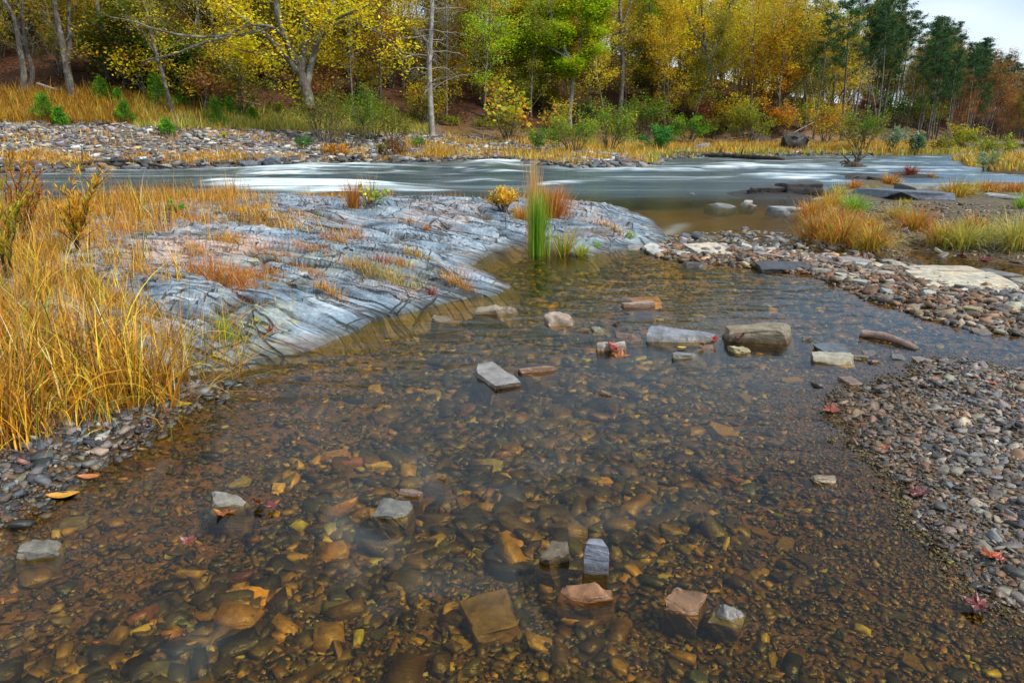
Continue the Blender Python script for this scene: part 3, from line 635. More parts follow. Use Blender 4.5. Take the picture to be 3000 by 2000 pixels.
 (1990, 425, 2126, 462, .5, .8, -6, (0.10, 0.125, 0.17), 'large flat-topped blue slate boulder on the island', 'boulder'),
 (2068, 418, 2150, 448, .6, .6, -8, (0.20, 0.20, 0.18), 'olive-grey rock behind the blue slate boulder', 'rock'),
 (2130, 444, 2170, 454, .5, .7, 0, (0.13, 0.15, 0.19), 'small dark slab right of the blue slate boulder', 'stone'),
 (2198, 422, 2254, 432, .4, .6, 0, (0.10, 0.11, 0.13), 'thin black rock awash beyond the island', 'rock'),
 (2268, 440, 2300, 452, .7, .5, 0, (0.45, 0.42, 0.38), 'pale rounded stone among the island grass', 'stone'),
 (2290, 444, 2350, 462, .6, .7, 0, (0.2, 0.21, 0.22), 'grey slabby rock on the right of the island', 'rock'),
 (1950, 399, 2024, 411, .6, .5, 0, (0.06, 0.06, 0.06), 'long black rock awash in the upper river', 'rock'),
 (2002, 403, 2064, 418, .7, .5, 0, (0.07, 0.065, 0.06), 'black lumpy rock beside the orange grass tuft', 'rock'),
 # far bank
 (1696, 310, 1770, 352, .7, .5, 0, (0.10, 0.075, 0.065), 'low dark brown boulder left of the biggest one across the river', 'boulder'),
 (1783, 305, 1852, 356, .9, .5, 0, (0.065, 0.055, 0.05), 'biggest dark boulder standing across the river', 'boulder'),
 (1592, 330, 1632, 357, .8, .5, 0, (0.22, 0.25, 0.3), 'single blue-grey rounded boulder across the river', 'boulder'),
 (1506, 345, 1530, 352, .8, .5, 0, (0.3, 0.3, 0.3), 'small light stone on the far shore near the log', 'stone'),
 (246, 358, 302, 386, .8, .6, 0, (0.08, 0.10, 0.14), 'peaked dark blue rock on the far shore', 'boulder'),
 (224, 370, 254, 386, .7, .6, 0, (0.14, 0.15, 0.17), 'low grey rock beside the peaked dark blue one', 'rock'),
 (604, 357, 646, 384, .8, .6, 20, (0.15, 0.17, 0.2), 'split blue-grey boulder at the far water edge', 'boulder'),
 (548, 368, 598, 385, .7, .5, 0, (0.12, 0.14, 0.17), 'rounded slate rock left of the split boulder', 'rock'),
 (650, 372, 700, 382, .6, .6, 0, (0.15, 0.17, 0.2), 'low slate rock right of the split boulder', 'rock'),
 (430, 374, 470, 384, .6, .6, 0, (0.2, 0.2, 0.2), 'flat grey rock at the far shore', 'rock'),
 (720, 308, 790, 332, .8, .7, 0, (0.25, 0.27, 0.3), 'grey slab under the big green shrub', 'slab'),
 (1040, 333, 1078, 346, .6, .8, -8, (0.10, 0.13, 0.17), 'dark tilted slab on the far bank near the bare tree', 'slab'),
 (1064, 352, 1120, 367, .6, .8, 0, (0.30, 0.31, 0.32), 'flat grey slab at the far water edge', 'slab'),
 (1120, 358, 1150, 369, .6, .7, 0, (0.5, 0.46, 0.4), 'pale slab at the far water edge', 'slab'),
]
nst = 0
SPOT = []
for i, (u0, v0, u1, v1, dr, boxy, turn, colr, label, cat) in enumerate(STONES):
    far_ = v1 < 400
    um = (u0 + u1) / 2
    x1, y1 = P(um, v1, 0)
    z0 = 0.0
    for _ in range(8 if v1 < 640 else 1):        # ground on which it stands
        g = max(gz(x1, y1), 0.0) if (v1 < 640) else 0.0
        x1, y1 = P(um, v1, g); z0 = g
    if far_ and v1 < 357 and z0 > 2.5:
        pass
    depth = y1 * ct + (CAMH - z0) * st
    w = (u1 - u0) / F * depth
    D_ = w * dr
    sub = 'sunk' in label or 'through the' in label or 'under the surface' in label or 'bed' in label or 'under the water' in label or 'yellow stone right' in label or 'golden stone' in label
    tv = math.tan(TILT - math.atan(-(v0 - 784) / F) * 1 if False else TILT + math.atan((v0 - 784) / F))
    h = CAMH - (y1 + D_) * tv - z0
    while h < 0.12 * w and D_ > 0.15 * w and not far_:
        D_ *= 0.85; h = CAMH - (y1 + D_) * tv - z0
    if not far_ and 'upright' not in label:
        hr = 0.25 if any(q in label for q in ('block', 'domed', 'pointed', 'cream and pink', 'first of the', 'heap', 'boulder', 'ridged')) else 0.15
        if 'slab' in label or 'flat' in label: hr = 0.10
        D2 = (CAMH - z0 - hr * w) / tv - y1
        if D2 > 0.25 * w: D_ = D2; h = hr * w
        else: D_ = 0.3 * w; h = CAMH - (y1 + D_) * tv - z0
    h = max(h, 0.06 * w)
    if h > 1.3 * w: h = 1.3 * w
    yc = y1 + D_ / 2; xc = (um - 1176) / F * (yc * ct + (CAMH - z0) * st)
    bot = float(terrain(np.array([xc]), np.array([yc]))[0])
    bot = max(bot, gz(xc, yc)) if v1 < 640 else bot
    base = min(bot, z0) - 0.25 * h - (0.02 if not far_ else 0.15)
    top = z0 + h
    if sub:
        base = bot - 0.02; top = min(-0.012, bot + max(0.03, min(0.3 * w, 0.07)))
    ang = R(turn)
    dims = (w / (abs(math.cos(ang)) + dr * 0.6 * abs(math.sin(ang))), max(D_, 0.1 * w), top - base)
    m = fine_stone(100 + i * 7, dims, boxy, 'stone')
    nm = {'stone': 'stone', 'rock': 'rock', 'slab': 'flat_rock', 'boulder': 'boulder'}[cat]
    o = link(nm if nm == 'flat_rock' else 'river_' + nm, m, M['sunk' if sub else 'stone'], loc=(xc, yc, base)); o.rotation_euler = (R(random.Random(i).uniform(-4, 4)), 0, ang)
    o.color = (*[q * (1.0 if sub else 0.68 if max(colr) > .3 else 0.8 if max(colr) > .13 else 0.5) for q in colr], 1); tag(o, label, cat)
    SPOT.append((xc, yc, w * 0.5))

# gravel: every pebble far too many to count, one mesh per stretch of shore
K = 26
TPL = []
for k in range(K):
    TPL.append(bm_arrays(hull(900 + k, 11 + k % 6, 0.45 + 0.4 * ((k * 7) % 10) / 10)))
rng = np.random.default_rng(5)
def scatter(name, x, y, z, size, flat, cols, label, cat, wobble=0.22, asp=(0.5, 0.95)):
    n = len(x); Vs = []; Ts = []; Cs = []; off = 0
    kk = rng.integers(0, K, n)
    rz = rng.uniform(0, 2 * np.pi, n); tx = rng.normal(0, wobble, n); ty = rng.normal(0, wobble, n)
    ay = rng.uniform(asp[0], asp[1], n)
    for k in range(K):
        I = np.where(kk == k)[0]
        if not len(I): continue
        v, t = TPL[k]
        s = size[I][:, None, None] * np.stack([np.ones(len(I)), ay[I], flat[I]], 1)[:, None, :]
        q = (v - np.array([0, 0, 0.35]))[None] * s
        cz, sz = np.cos(rz[I])[:, None], np.sin(rz[I])[:, None]
        a = q[..., 2] + q[..., 0] * tx[I][:, None] + q[..., 1] * ty[I][:, None]
        qx = q[..., 0] * cz - q[..., 1] * sz; qy = q[..., 0] * sz + q[..., 1] * cz
        vv_ = np.stack([qx + x[I][:, None], qy + y[I][:, None], a + z[I][:, None]], -1)
        Vs.append(vv_.reshape(-1, 3)); Cs.append(np.repeat(cols[I], len(v), 0))
        Ts.append((t[None] + (off + np.arange(len(I)) * len(v))[:, None, None]).reshape(-1, 3)); off += len(I) * len(v)
    me = mesh(name, np.concatenate(Vs), [np.concatenate(Ts)], np.concatenate(Cs))
    return tag(link(name, me, M['gravel']), label, cat, kind='stuff')
def pick(pal, n, jit=0.25):
    p = np.array([c for c, w in pal]); w = np.array([w for c, w in pal], float); w /= w.sum()
    c = p[rng.choice(len(p), n, p=w)]
    return np.clip(c * np.exp(rng.normal(0, jit, (n, 1))) * np.exp(rng.normal(0, 0.06, (n, 3))), 0.005, 0.85)
DRY = [((0.30, 0.31, 0.32), 5), ((0.18, 0.21, 0.26), 5), ((0.48, 0.46, 0.42), 3), ((0.62, 0.59, 0.54), 1.2), ((0.08, 0.085, 0.10), 4), ((0.36, 0.25, 0.16), 2.5), ((0.42, 0.28, 0.2), 1), ((0.42, 0.24, 0.10), .5), ((0.2, 0.13, 0.08), 2)]
WET = [((0.16, 0.115, 0.026), 7), ((0.25, 0.17, 0.03), 6), ((0.085, 0.065, 0.022), 7), ((0.50, 0.32, 0.03), 2.4), ((0.80, 0.52, 0.05), 0.9), ((0.04, 0.042, 0.04), 5), ((0.16, 0.15, 0.04), 3), ((0.75, 0.66, 0.40), .3), ((0.09, 0.12, 0.11), 1), ((0.30, 0.13, 0.05), .7)]
def polar_pts(n, r0, r1, a0, a1, p=1.0):            # density falls with distance: area-uniform when p = 2
    u = rng.random(n)
    if p == 0: r = r0 * (r1 / r0) ** u
    else: r = (r0 ** p + (r1 ** p - r0 ** p) * u) ** (1 / p)
    a = np.radians(rng.uniform(a0, a1, n))
    return r * np.sin(a), r * np.cos(a), r
def tone(c, x, y, k):                              # damp brown silt in some patches, clean grey in others
    f = sm(0.42, 0.62, fbm(x * 1.1, y * 1.1, 4, 606))[:, None]
    f = 0.45 + 0.55 * f
    return np.clip(c * k * (1 - f) + (c * 0.6 + 0.02) * k * np.array([1.15, 0.82, 0.55]) * f, 0.004, 0.55)
# 1 the stream bed under the pool
x, y, r = polar_pts(52000, 1.15, 10.5, -46, 44, 0.35)
h, D = terrain(x, y, True); le = D['le']
k = (h < 0.01) & (le < -0.05); x, y, r, h, D_b = x[k], y[k], r[k], h[k], D['bar'][k]
fine = sm(-1.3, -0.3, np.maximum(D_b, D['fg'][k])) + 0.8 * sm(0.5, 0.62, fbm(x * 0.7, y * 0.7, 3, 71))
s = np.exp(rng.normal(0, 0.42, len(x))) * 0.040 * (1 - 0.55 * np.clip(fine, 0, 1)) * (0.8 + 0.13 * r) * (1 + 1.1 * (rng.random(len(x)) < 0.04))
s = np.minimum(np.clip(s, 0.009, 0.16), np.maximum(0.008, -h * 1.4))
wc = pick(WET, len(x), 0.42) * 0.60 * np.array([0.96, 1.04, 1.0]) * (0.7 + 0.5 * fbm(x * 1.2, y * 1.2, 3, 72))[:, None]; hi_ = h > -0.03; wc[hi_] = pick(DRY, int(hi_.sum())) * 0.4 * np.array([1.1, 0.95, 0.75])
scatter('riverbed_pebbles', x, y, h + 0.002 + s * 0.05, s, rng.uniform(0.2, 0.5, len(x)), wc, 'amber and brown pebbles covering the bed of the clear pool', 'pebbles', 0.2, (0.35, 0.9))
# 2 gravel bars
x, y, r = polar_pts(74000, 1.6, 9.5, 12, 58, 0.3)
h, D = terrain(x, y, True)
k = (D['bar'] > -0.55 * rng.random(len(x)) ** 2); x, y, h, dd, r = x[k], y[k], h[k], D['bar'][k], r[k]
s = np.clip(np.exp(rng.normal(0, 0.45, len(x))) * (0.0075 + 0.0032 * r) * (1 + 1.5 * (rng.random(len(x)) < 0.05)), 0.006, 0.07)
cb = tone(pick(DRY, len(x)), x, y, 0.56); uw = h < 0.004; cb[uw] = np.minimum(pick(WET, int(uw.sum())) * 0.6, 0.2); s[uw] = np.minimum(s[uw], 0.02)
scatter('gravel_bank', x, y, h + 0.002, s, rng.uniform(0.15, 0.42, len(x)), cb, 'mixed grey and brown gravel of the near bank on the right', 'gravel', 0.34, (0.35, 0.85))
x, y, r = polar_pts(60000, 4.0, 16, 8, 52, 1.0)
h, D = terrain(x, y, True)
k = (D['mid'] > -0.04) | ((D['isl'] > -0.1) & (rng.random(len(x)) < 0.3)) | (D['heap'] > -0.3); x, y, h, r = x[k], y[k], h[k], r[k]; hp = D['heap'][k] > -0.3
s = np.clip(np.exp(rng.normal(0, 0.5, len(x))) * np.where(D['isl'][k] > -0.1, 0.03, 0.024 + 0.0025 * r), 0.014, 0.15) * np.where(hp, 4.5, 1)
cc = tone(pick(DRY, len(x)), x, y, 0.75); cc[hp] *= 0.4
scatter('gravel_bar', x, y, h + 0.004, s, rng.uniform(0.2, 0.5, len(x)), cc, 'flat grey stones and shingle of the middle bar and island', 'gravel', 0.28, (0.35, 0.85))
# shingle ripple just off the bar
x, y, r = polar_pts(2600, 5, 12, 5, 32, 1.0)
h, D = terrain(x, y, True)
k = (h < 0.02) & (sdf(x, y, poly([(1500, 545), (1700, 525), (1850, 545), (2050, 590), (1900, 600), (1560, 600)])) > 0); x, y, h = x[k], y[k], h[k]
s = np.clip(np.exp(rng.normal(0, 0.4, len(x))) * 0.085, 0.03, 0.24)
scatter('shallow_stones', x, y, np.full(len(x), -0.01) + rng.normal(0, 0.008, len(x)), s, rng.uniform(0.25, 0.4, len(x)), pick(DRY, len(x)) * 0.75, 'dark stones breaking the shallow riffle behind the pale row', 'stones')
# 3 near left corner
x, y, r = polar_pts(14000, 1.6, 4.2, -52, -22, 1.0)
h, D = terrain(x, y, True); k = (D['fg'] > -0.1) & (D['fg'] < 0.9); x, y, h = x[k], y[k], h[k]
s = np.clip(np.exp(rng.normal(0, 0.5, len(x))) * 0.022, 0.01, 0.09)
scatter('corner_gravel', x, y, h + 0.002, s, rng.uniform(0.3, 0.55, len(x)), pick(DRY, len(x)) * 0.4, 'dark wet gravel below the golden grass', 'gravel')
# 4 far bank shingle
xs, ys = [], []
while sum(map(len, xs)) < 30000:
    a = rng.uniform(-42, 30, 20000); b = rng.uniform(30, 62, 20000); dfi = sdf(a, b, L_FAR)
    lm = np.interp(a, [-30, -8, 0, 12, 30], [12.5, 11.5, 9, 4, 2.0]) + 2.5 * (fbm(a * 0.3, b * 0.3, 3, 88) - 0.5)
    kk_ = (dfi > -0.3) & (dfi < lm); xs.append(a[kk_]); ys.append(b[kk_])
x = np.concatenate(xs); y = np.concatenate(ys); h, D = terrain(x, y, True); df = D['far']
s = np.clip(np.exp(rng.normal(0, 0.55, len(x))) * 0.16, 0.06, 0.5) * np.where(df < 1.0, 1.35, 1)
cc = pick(DRY, len(x), 0.45) * 0.68; cc[df < 0.9] *= 0.5
scatter('far_shingle', x, y, h + 0.01, s, rng.uniform(0.2, 0.5, len(x)), cc, 'broad bank of grey and white shingle across the river', 'shingle', 0.15)

# the larger stones on the bed and bars, each its own thing
base_st = [fine_stone(5000 + k, (1, 0.72, 0.42), 0.45 + 0.06 * (k % 6), 'pebble') for k in range(10)]
def lay(n, region, pal, size, label, group, nm, sunk, cat='stone'):
    c = 0; tries = 0
    pg = poly(region)
    lo, hi = pg.min(0), pg.max(0)
    while c < n and tries < 60 * n:
        tries += 1
        x_, y_ = rng.uniform(lo[0], hi[0]), rng.uniform(lo[1], hi[1])
        if sdf(np.array([x_]), np.array([y_]), pg)[0] < 0: continue
        s_ = min(size * math.exp(rng.normal(0, 0.28)), size * 1.35)
        if any((x_ - a) ** 2 + (y_ - b) ** 2 < (0.55 * (s_ + 2 * w_)) ** 2 for a, b, w_ in SPOT): continue
        if y_ < 12 and ledge_h(np.array([x_]), np.array([y_]))[0] > -0.04: continue
        g = float(terrain(np.array([x_]), np.array([y_]))[0])
        if sunk and g > -0.03: continue
        if not sunk and g < 0.005: continue
        SPOT.append((x_, y_, s_ * 0.5)); c += 1
        o = bpy.data.objects.new(nm, base_st[rng.integers(0, 10)]); C.objects.link(o)
        fl = rng.uniform(0.5, 0.9); o.location = (x_, y_, g - 0.06 * s_)
        o.scale = (s_, s_, s_ * fl * (0.7 if sunk else 1)); o.rotation_euler = (rng.normal(0, .1), rng.normal(0, .1), rng.uniform(0, 6.28))
        if not o.data.materials: o.data.materials.append(M['stone'])
        if sunk: o.material_slots[0].link = 'OBJECT'; o.material_slots[0].material = M['sunk']
        o.color = (*np.minimum(pick(pal, 1, 0.15)[0], .4), 1)
        tag(o, label, cat, group)
NEAR = [(-200, 1700), (0, 1300), (300, 1120), (560, 960), (1900, 960), (2000, 1120), (2100, 1300), (2300, 1700)]
lay(85, [(-200, 1700), (0, 1320), (400, 1180), (2000, 1180), (2120, 1400), (2400, 1700)], WET, 0.07, 'water-worn brown stone on the near bed of the pool', 'stones on the near bed', 'bed_stone', True)
lay(45, [(560, 960), (640, 860), (1000, 780), (1900, 860), (1850, 1180), (400, 1180)], WET, 0.13, 'brown stone on the bed in the middle of the pool', 'stones on the middle bed', 'bed_stone', True)
lay(40, [(1560, 560), (1950, 590), (2352, 650), (2352, 760), (2150, 730), (1950, 655), (1700, 605)], DRY, 0.13, 'grey or tan stone lying on the middle gravel bar', 'stones on the middle bar', 'bar_stone', False)
lay(18, [(2060, 830), (2352, 860), (2352, 1300), (2160, 1300), (1980, 1000), (1920, 930)], DRY, 0.05, 'larger pebble on the near gravel bank', 'larger pebbles on the near bank', 'bank_stone', False)

# ---------------------------------------------------------------- grasses
GOLD = [((0.62, 0.25, 0.018), 6), ((0.72, 0.37, 0.04), 5), ((0.36, 0.13, 0.018), 5), ((0.78, 0.54, 0.26), 1.8), ((0.46, 0.36, 0.03), 1.3), ((0.15, 0.25, 0.02), .9), ((0.11, 0.05, 0.02), 4)]
ORNG = [((0.52, 0.19, 0.018), 6), ((0.64, 0.30, 0.035), 5), ((0.36, 0.14, 0.025), 4), ((0.72, 0.50, 0.20), 2), ((0.35, 0.30, 0.03), 1)]
SEDG = [((0.56, 0.20, 0.04), 6), ((0.68, 0.38, 0.05), 3), ((0.44, 0.44, 0.03), 2.5), ((0.26, 0.11, 0.04), 3), ((0.20, 0.32, 0.03), 2)]
GRN = [((0.10, 0.30, 0.02), 5), ((0.22, 0.42, 0.03), 4), ((0.42, 0.45, 0.04), 2)]
YGR = [((0.42, 0.38, 0.06), 4), ((0.28, 0.30, 0.05), 3), ((0.55, 0.36, 0.08), 3), ((0.6, 0.5, 0.25), 1)]
RED = [((0.30, 0.03, 0.02), 4), ((0.20, 0.05, 0.03), 3)]
def blades(base, h, w, az, lean, bend, cols, seg=5):
    n = len(base); t = np.linspace(0, 1, seg + 1)
    th = lean[:, None] + bend[:, None] * t[None] ** 1.5
    step = (h / seg)[:, None]
    dr = np.concatenate([np.zeros((n, 1)), np.cumsum(np.sin(th[:, :-1]) * step, 1)], 1)
    dz = np.concatenate([np.zeros((n, 1)), np.cumsum(np.cos(th[:, :-1]) * step, 1)], 1)
    tw = az + np.pi / 2 + rng.normal(0, 0.7, n)
    wp = (w[:, None] * np.clip(1.02 - t[None] ** 2.2, 0.04, 1) * 0.5)
    P0 = np.stack([base[:, 0:1] + dr * np.cos(az)[:, None], base[:, 1:2] + dr * np.sin(az)[:, None], base[:, 2:3] + dz], -1)
    O = np.stack([wp * np.cos(tw)[:, None], wp * np.sin(tw)[:, None], wp * 0.15], -1)
    V = np.stack([P0 - O, P0 + O], 2).reshape(-1, 3)
    i0 = (np.arange(n) * (seg + 1) * 2)[:, None] + (np.arange(seg) * 2)[None]
    Fq = np.stack([i0, i0 + 1, i0 + 3, i0 + 2], -1).reshape(-1, 4)
    sh = (0.72 + 0.36 * t)[None, :, None]
    cc = np.repeat((cols[:, None, :] * sh), 2, axis=1).reshape(n, seg + 1, 2, 3) if False else np.repeat(cols, (seg + 1) * 2, 0)
    return V, Fq, cc
class Acc:
    def __init__(s): s.V = []; s.F = []; s.C = []; s.n = 0
    def add(s, V, Fq, Cc):
        s.V.append(V); s.F.append(Fq + s.n); s.C.append(Cc); s.n += len(V)
    def mesh(s, name): return mesh(name, np.concatenate(s.V), s.F, np.concatenate(s.C))
def inpoly(region, n, lo=None):
    pg = poly(region); a, b = pg.min(0), pg.max(0); xs, ys = [], []; c = 0
    while c < n:
        x = rng.uniform(a[0], b[0], n * 2); y = rng.uniform(a[1], b[1], n * 2); k = sdf(x, y, pg) > 0
        xs.append(x[k]); ys.append(y[k]); c += k.sum()
    return np.concatenate(xs)[:n], np.concatenate(ys)[:n]
def field(region, n, h, w, pal, lean=0.35, bend=0.9, seg=4, patch=0.0, G=ground, minz=-0.02, clump=0.0, azm=None):
    x, y = inpoly(region, n)
    if clump: 
        k = max(3, n // 45); cx, cy = x[:k], y[:k]; i = rng.integers(0, k, n)
        x = cx[i] + rng.normal(0, clump, n); y = cy[i] + rng.normal(0, clump, n)
    if patch: k = fbm(x * 2.2, y * 2.2, 3, 301) > patch; x, y = x[k], y[k]
    z = G(x, y); k = z > minz; x, y, z = x[k], y[k], z[k]; n = len(x)
    az_ = rng.uniform(0, 2 * np.pi, n) if azm is None else rng.normal(azm, 0.9, n)
    hh = h * np.exp(rng.normal(0, 0.3, n)) * (0.7 + 0.6 * fbm(x * 1.5, y * 1.5, 2, 33))
    return blades(np.stack([x, y, z - 0.02], 1), hh, w * rng.uniform(0.6, 1.4, n), az_, np.abs(rng.normal(0, lean, n)), np.abs(rng.normal(0, bend, n)), pick(pal, n, 0.36), seg)

# tall golden grass by the camera
A = Acc()
FGZ = [(-700, 1500), (-300, 1240), (0, 1090), (70, 1060), (160, 1040), (235, 1018), (320, 962), (400, 920), (460, 885), (390, 800), (320, 740), (240, 690), (140, 640), (0, 620), (-500, 640)]
FGF = [(-700, 1500), (-300, 1240), (0, 1080), (80, 1055), (180, 1030), (260, 1000), (340, 955), (400, 915), (370, 860), (280, 840), (0, 850), (-500, 900)]
A.add(*field(FGZ, 8500, 0.27, 0.004, GOLD, 0.42, 1.5, 7, clump=0.05))
A.add(*field(FGF, 3400, 0.38, 0.006, GOLD, 0.26, 1.2, 8, clump=0.045))
A.add(*field(FGF, 1400, 0.40, 0.009, GOLD, 0.4, 2.2, 8, clump=0.05))
A.add(*field(FGZ, 15000, 0.20, 0.0035, ORNG + GOLD, 0.9, 1.6, 4))
A.add(*field([(300, 1010), (440, 930), (560, 870), (560, 830), (480, 800), (380, 820)], 350, 0.40, 0.004, GOLD, 1.1, 0.8, 6, azm=-0.3))
A.add(*field([(-600, 760), (0, 720), (330, 730), (430, 690), (250, 620), (-500, 620)], 2600, 0.30, 0.005, GOLD, 0.35, 1.2, 5, clump=0.05))
tag(link('golden_grass', A.mesh('golden_grass'), M['blade']), 'tall golden dry grass with a few green blades on the near left bank', 'grass', kind='stuff')
# matted orange grass behind it
A = Acc()
OZ = [(-500, 660), (0, 640), (215, 615), (330, 590), (430, 560), (560, 535), (640, 520), (640, 500), (590, 478), (500, 458), (380, 462), (240, 466), (100, 470), (-500, 480)]
A.add(*field(OZ, 26000, 0.20, 0.006, ORNG, 0.7, 1.2, 3, clump=0.10))
A.add(*field(OZ, 3000, 0.42, 0.006, GOLD, 0.25, 0.6, 4, clump=0.08))
A.add(*field([(260, 462), (420, 452), (560, 448), (560, 460), (420, 470), (260, 480)], 1800, 0.30, 0.006, GOLD, 0.3, 0.6, 4, clump=0.12))
A.add(*field([(700, 468), (1000, 466), (1220, 472), (1220, 462), (1000, 456), (700, 456)], 2600, 0.20, 0.007, ORNG, 0.4, 0.8, 3, clump=0.15, minz=-0.3))
tag(link('orange_grass', A.mesh('orange_grass'), M['blade']), 'matted orange-brown grass along the back of the slate ledge', 'grass', kind='stuff')

def hit(u, v, G=None):                              # where the sight line meets the ground
    ys = np.concatenate([np.linspace(1.2, 20, 400), np.linspace(20.1, 160, 1200)])
    dx = (u - 1176) / F; dy = -(v - 784) / F; Yd = ct + dy * st; Zd = -st + dy * ct
    s = ys / Yd; x = dx * s; z = CAMH + Zd * s
    g = (G or wground)(x, ys); k = np.where(g >= z)[0]
    i = k[0] if len(k) else len(ys) - 1
    return Vector((x[i], ys[i], g[i]))
def clump(u, v, wpx, hpx, pal, n, label, name='grass_tuft', bw=0.006, lean=0.35, bend=1.2, cat='grass tuft', seg=5, group=None, stiff=False, seam=False):
    b = hit(u, v); dep = b.y * ct + (CAMH - b.z) * st
    W_ = wpx / F * dep; H_ = hpx / F * dep
    r = np.abs(rng.normal(0, 0.5, n)) * W_ * (0.36 if not stiff else 0.4); a = rng.uniform(0, 2 * np.pi, n)
    x = r * np.cos(a); y = r * np.sin(a) * 0.7
    if seam: al_ = rng.normal(0, .42, n) * W_ * 1.25; ac_ = rng.normal(0, .09, n) * W_; x = al_ * .78 + ac_ * .63; y = -al_ * .63 + ac_ * .78
    z = ground(x + b.x, y + b.y) - b.z if not stiff else np.full(n, -0.04)
    z = np.clip(z, -0.25, 0.25)
    hh = np.maximum(H_, 0.03) * rng.uniform(0.65, 1.35, n) * (1.0 + (0.25 if bend > 1 else 0))
    az_ = a + rng.normal(0, 0.5, n)
    bw_ = max(bw, 0.45 * dep / F * 2.3)
    V, Fq, cc = blades(np.stack([x, y, z - 0.01], 1), hh, bw_ * rng.uniform(0.6, 1.3, n), az_, np.abs(rng.normal(0, lean, n)) + (0 if stiff else 0.1), np.abs(rng.normal(0, bend, n)), pick(pal, n, 0.22), seg)
    o = link(name, mesh(name, V, [Fq], cc), M['blade'], loc=b)
    return tag(o, label, cat, group)
# rushes in the pool
r1 = clump(1236, 586, 54, 132, GRN, 520, 'tall bright green rush clump standing in the amber shallows', 'green_rushes', 0.006, 0.07, 0.12, 'rushes', 6, stiff=True)
clump(1224, 560, 30, 165, [((0.62, 0.33, 0.10), 3), ((0.7, 0.45, 0.18), 2)], 260, 'tall straw-coloured dead reeds rising behind the green rushes', 'dead_reeds', 0.006, 0.05, 0.12, 'reeds', 5, stiff=True)
clump(1292, 586, 60, 70, [((0.2, 0.34, 0.03), 3), ((0.6, 0.42, 0.08), 4), ((0.4, 0.2, 0.05), 2)], 260, 'short mixed green and straw sedge right of the rushes', 'sedge_tuft', 0.006, 0.4, 0.8, 'sedge')
clump(1336, 588, 40, 34, [((0.3, 0.42, 0.03), 3), ((0.5, 0.4, 0.05), 2)], 150, 'low bright green tuft at the water side of the ledge right of the rushes', 'sedge_tuft', 0.006, 0.5, 1.0, 'sedge')
clump(1266, 498, 110, 70, ORNG, 700, 'orange dead grass bush behind the dead reeds', 'grass_tuft', 0.007, 0.4, 0.7)
clump(1200, 505, 70, 40, ORNG, 250, 'orange grass between the golden bush and the dead reeds', 'grass_tuft', 0.006, 0.5, 0.8)
TUF = [(510, 655, 170, 46, ORNG, 900, 'matted brown grass hollow at the left end of the ledge'), (585, 640, 90, 22, ORNG, 350, 'brown grass tongue right of the matted hollow'),
       (640, 590, 110, 16, ORNG, 300, 'thin brown grass line in a ledge crack'), (700, 574, 80, 18, ORNG, 260, 'curved brown tuft above the thin crack line'), (620, 628, 60, 20, GOLD, 180, 'small golden tuft on the ledge'),
       (720, 635, 60, 18, ORNG, 180, 'tuft of rusty grass in the lower ledge crack'), (755, 672, 60, 24, ORNG, 220, 'dark orange grass tuft low on the ledge'), (768, 556, 60, 34, ORNG, 220, 'feathery orange tuft high on the left of the ledge'),
       (815, 545, 40, 34, GOLD, 120, 'yellow-brown tuft beside the highest mound'), (945, 514, 40, 14, ORNG, 120, 'pale brown tuft on the highest mound'), (980, 528, 34, 12, ORNG, 90, 'little straw tuft below the one on the highest mound'),
       (955, 588, 56, 18, GOLD, 220, 'golden tuft low on the ledge above the inlet'), (918, 610, 50, 22, ORNG, 200, 'orange tuft below the golden one'), (876, 640, 120, 34, YGR, 500, 'green and gold tuft with clover in the ledge hollow'),
       (820, 612, 60, 26, ORNG, 200, 'orange tuft at the rim of the clover hollow'), (873, 602, 50, 22, RED, 150, 'small crimson plant on the ledge'), (1048, 660, 50, 34, ORNG, 220, 'bushy dark orange tuft near the ledge tip'),
       (990, 678, 30, 22, RED, 80, 'dull red weed left of the bushy dark tuft'), (1378, 518, 50, 18, ORNG, 180, 'orange tuft in the crack of the right mound'), (1412, 530, 40, 18, GOLD, 140, 'golden tuft lower on the right mound'),
       (1372, 566, 34, 12, GRN, 70, 'green sprig on the pale foot of the right mound'), (1450, 550, 34, 12, GRN, 70, 'second green sprig on the right mound'), (520, 782, 46, 44, GRN, 120, 'fine green grass tuft on the mossy slate'),
       (620, 768, 34, 20, RED, 60, 'small red weed on the mossy slate'), (560, 690, 40, 16, RED, 60, 'red-brown weed at the top of the mossy slate'), (610, 520, 180, 30, GOLD, 800, 'golden grass drift at the top left of the ledge'),
       (600, 490, 130, 16, ORNG, 400, 'orange grass in the upper ledge hollow'), (700, 498, 60, 12, ORNG, 150, 'thin tuft on the uppermost slab'), (520, 556, 90, 34, ORNG, 300, 'dark weedy grass against the middle slab'),
       (445, 580, 60, 30, ORNG, 160, 'brown tuft on the pink slab'), (330, 625, 60, 26, ORNG, 160, 'brown tuft below the pink slab')]
for (u, v, w_, h_, pal, n, lb) in TUF:
    clump(u, v, w_, h_, pal, n, lb, lean=0.8, bend=1.3, bw=0.0045, seg=4, seam=w_ > 38)
clump(850, 470, 40, 60, GOLD, 60, 'thin tall dry stems beside the lime green seedling', 'grass_tuft', 0.005, 0.15, 0.3, seg=4)
clump(810, 478, 60, 60, ORNG, 200, 'tall rusty stems at the back of the ledge', 'grass_tuft', 0.005, 0.15, 0.3, seg=4)
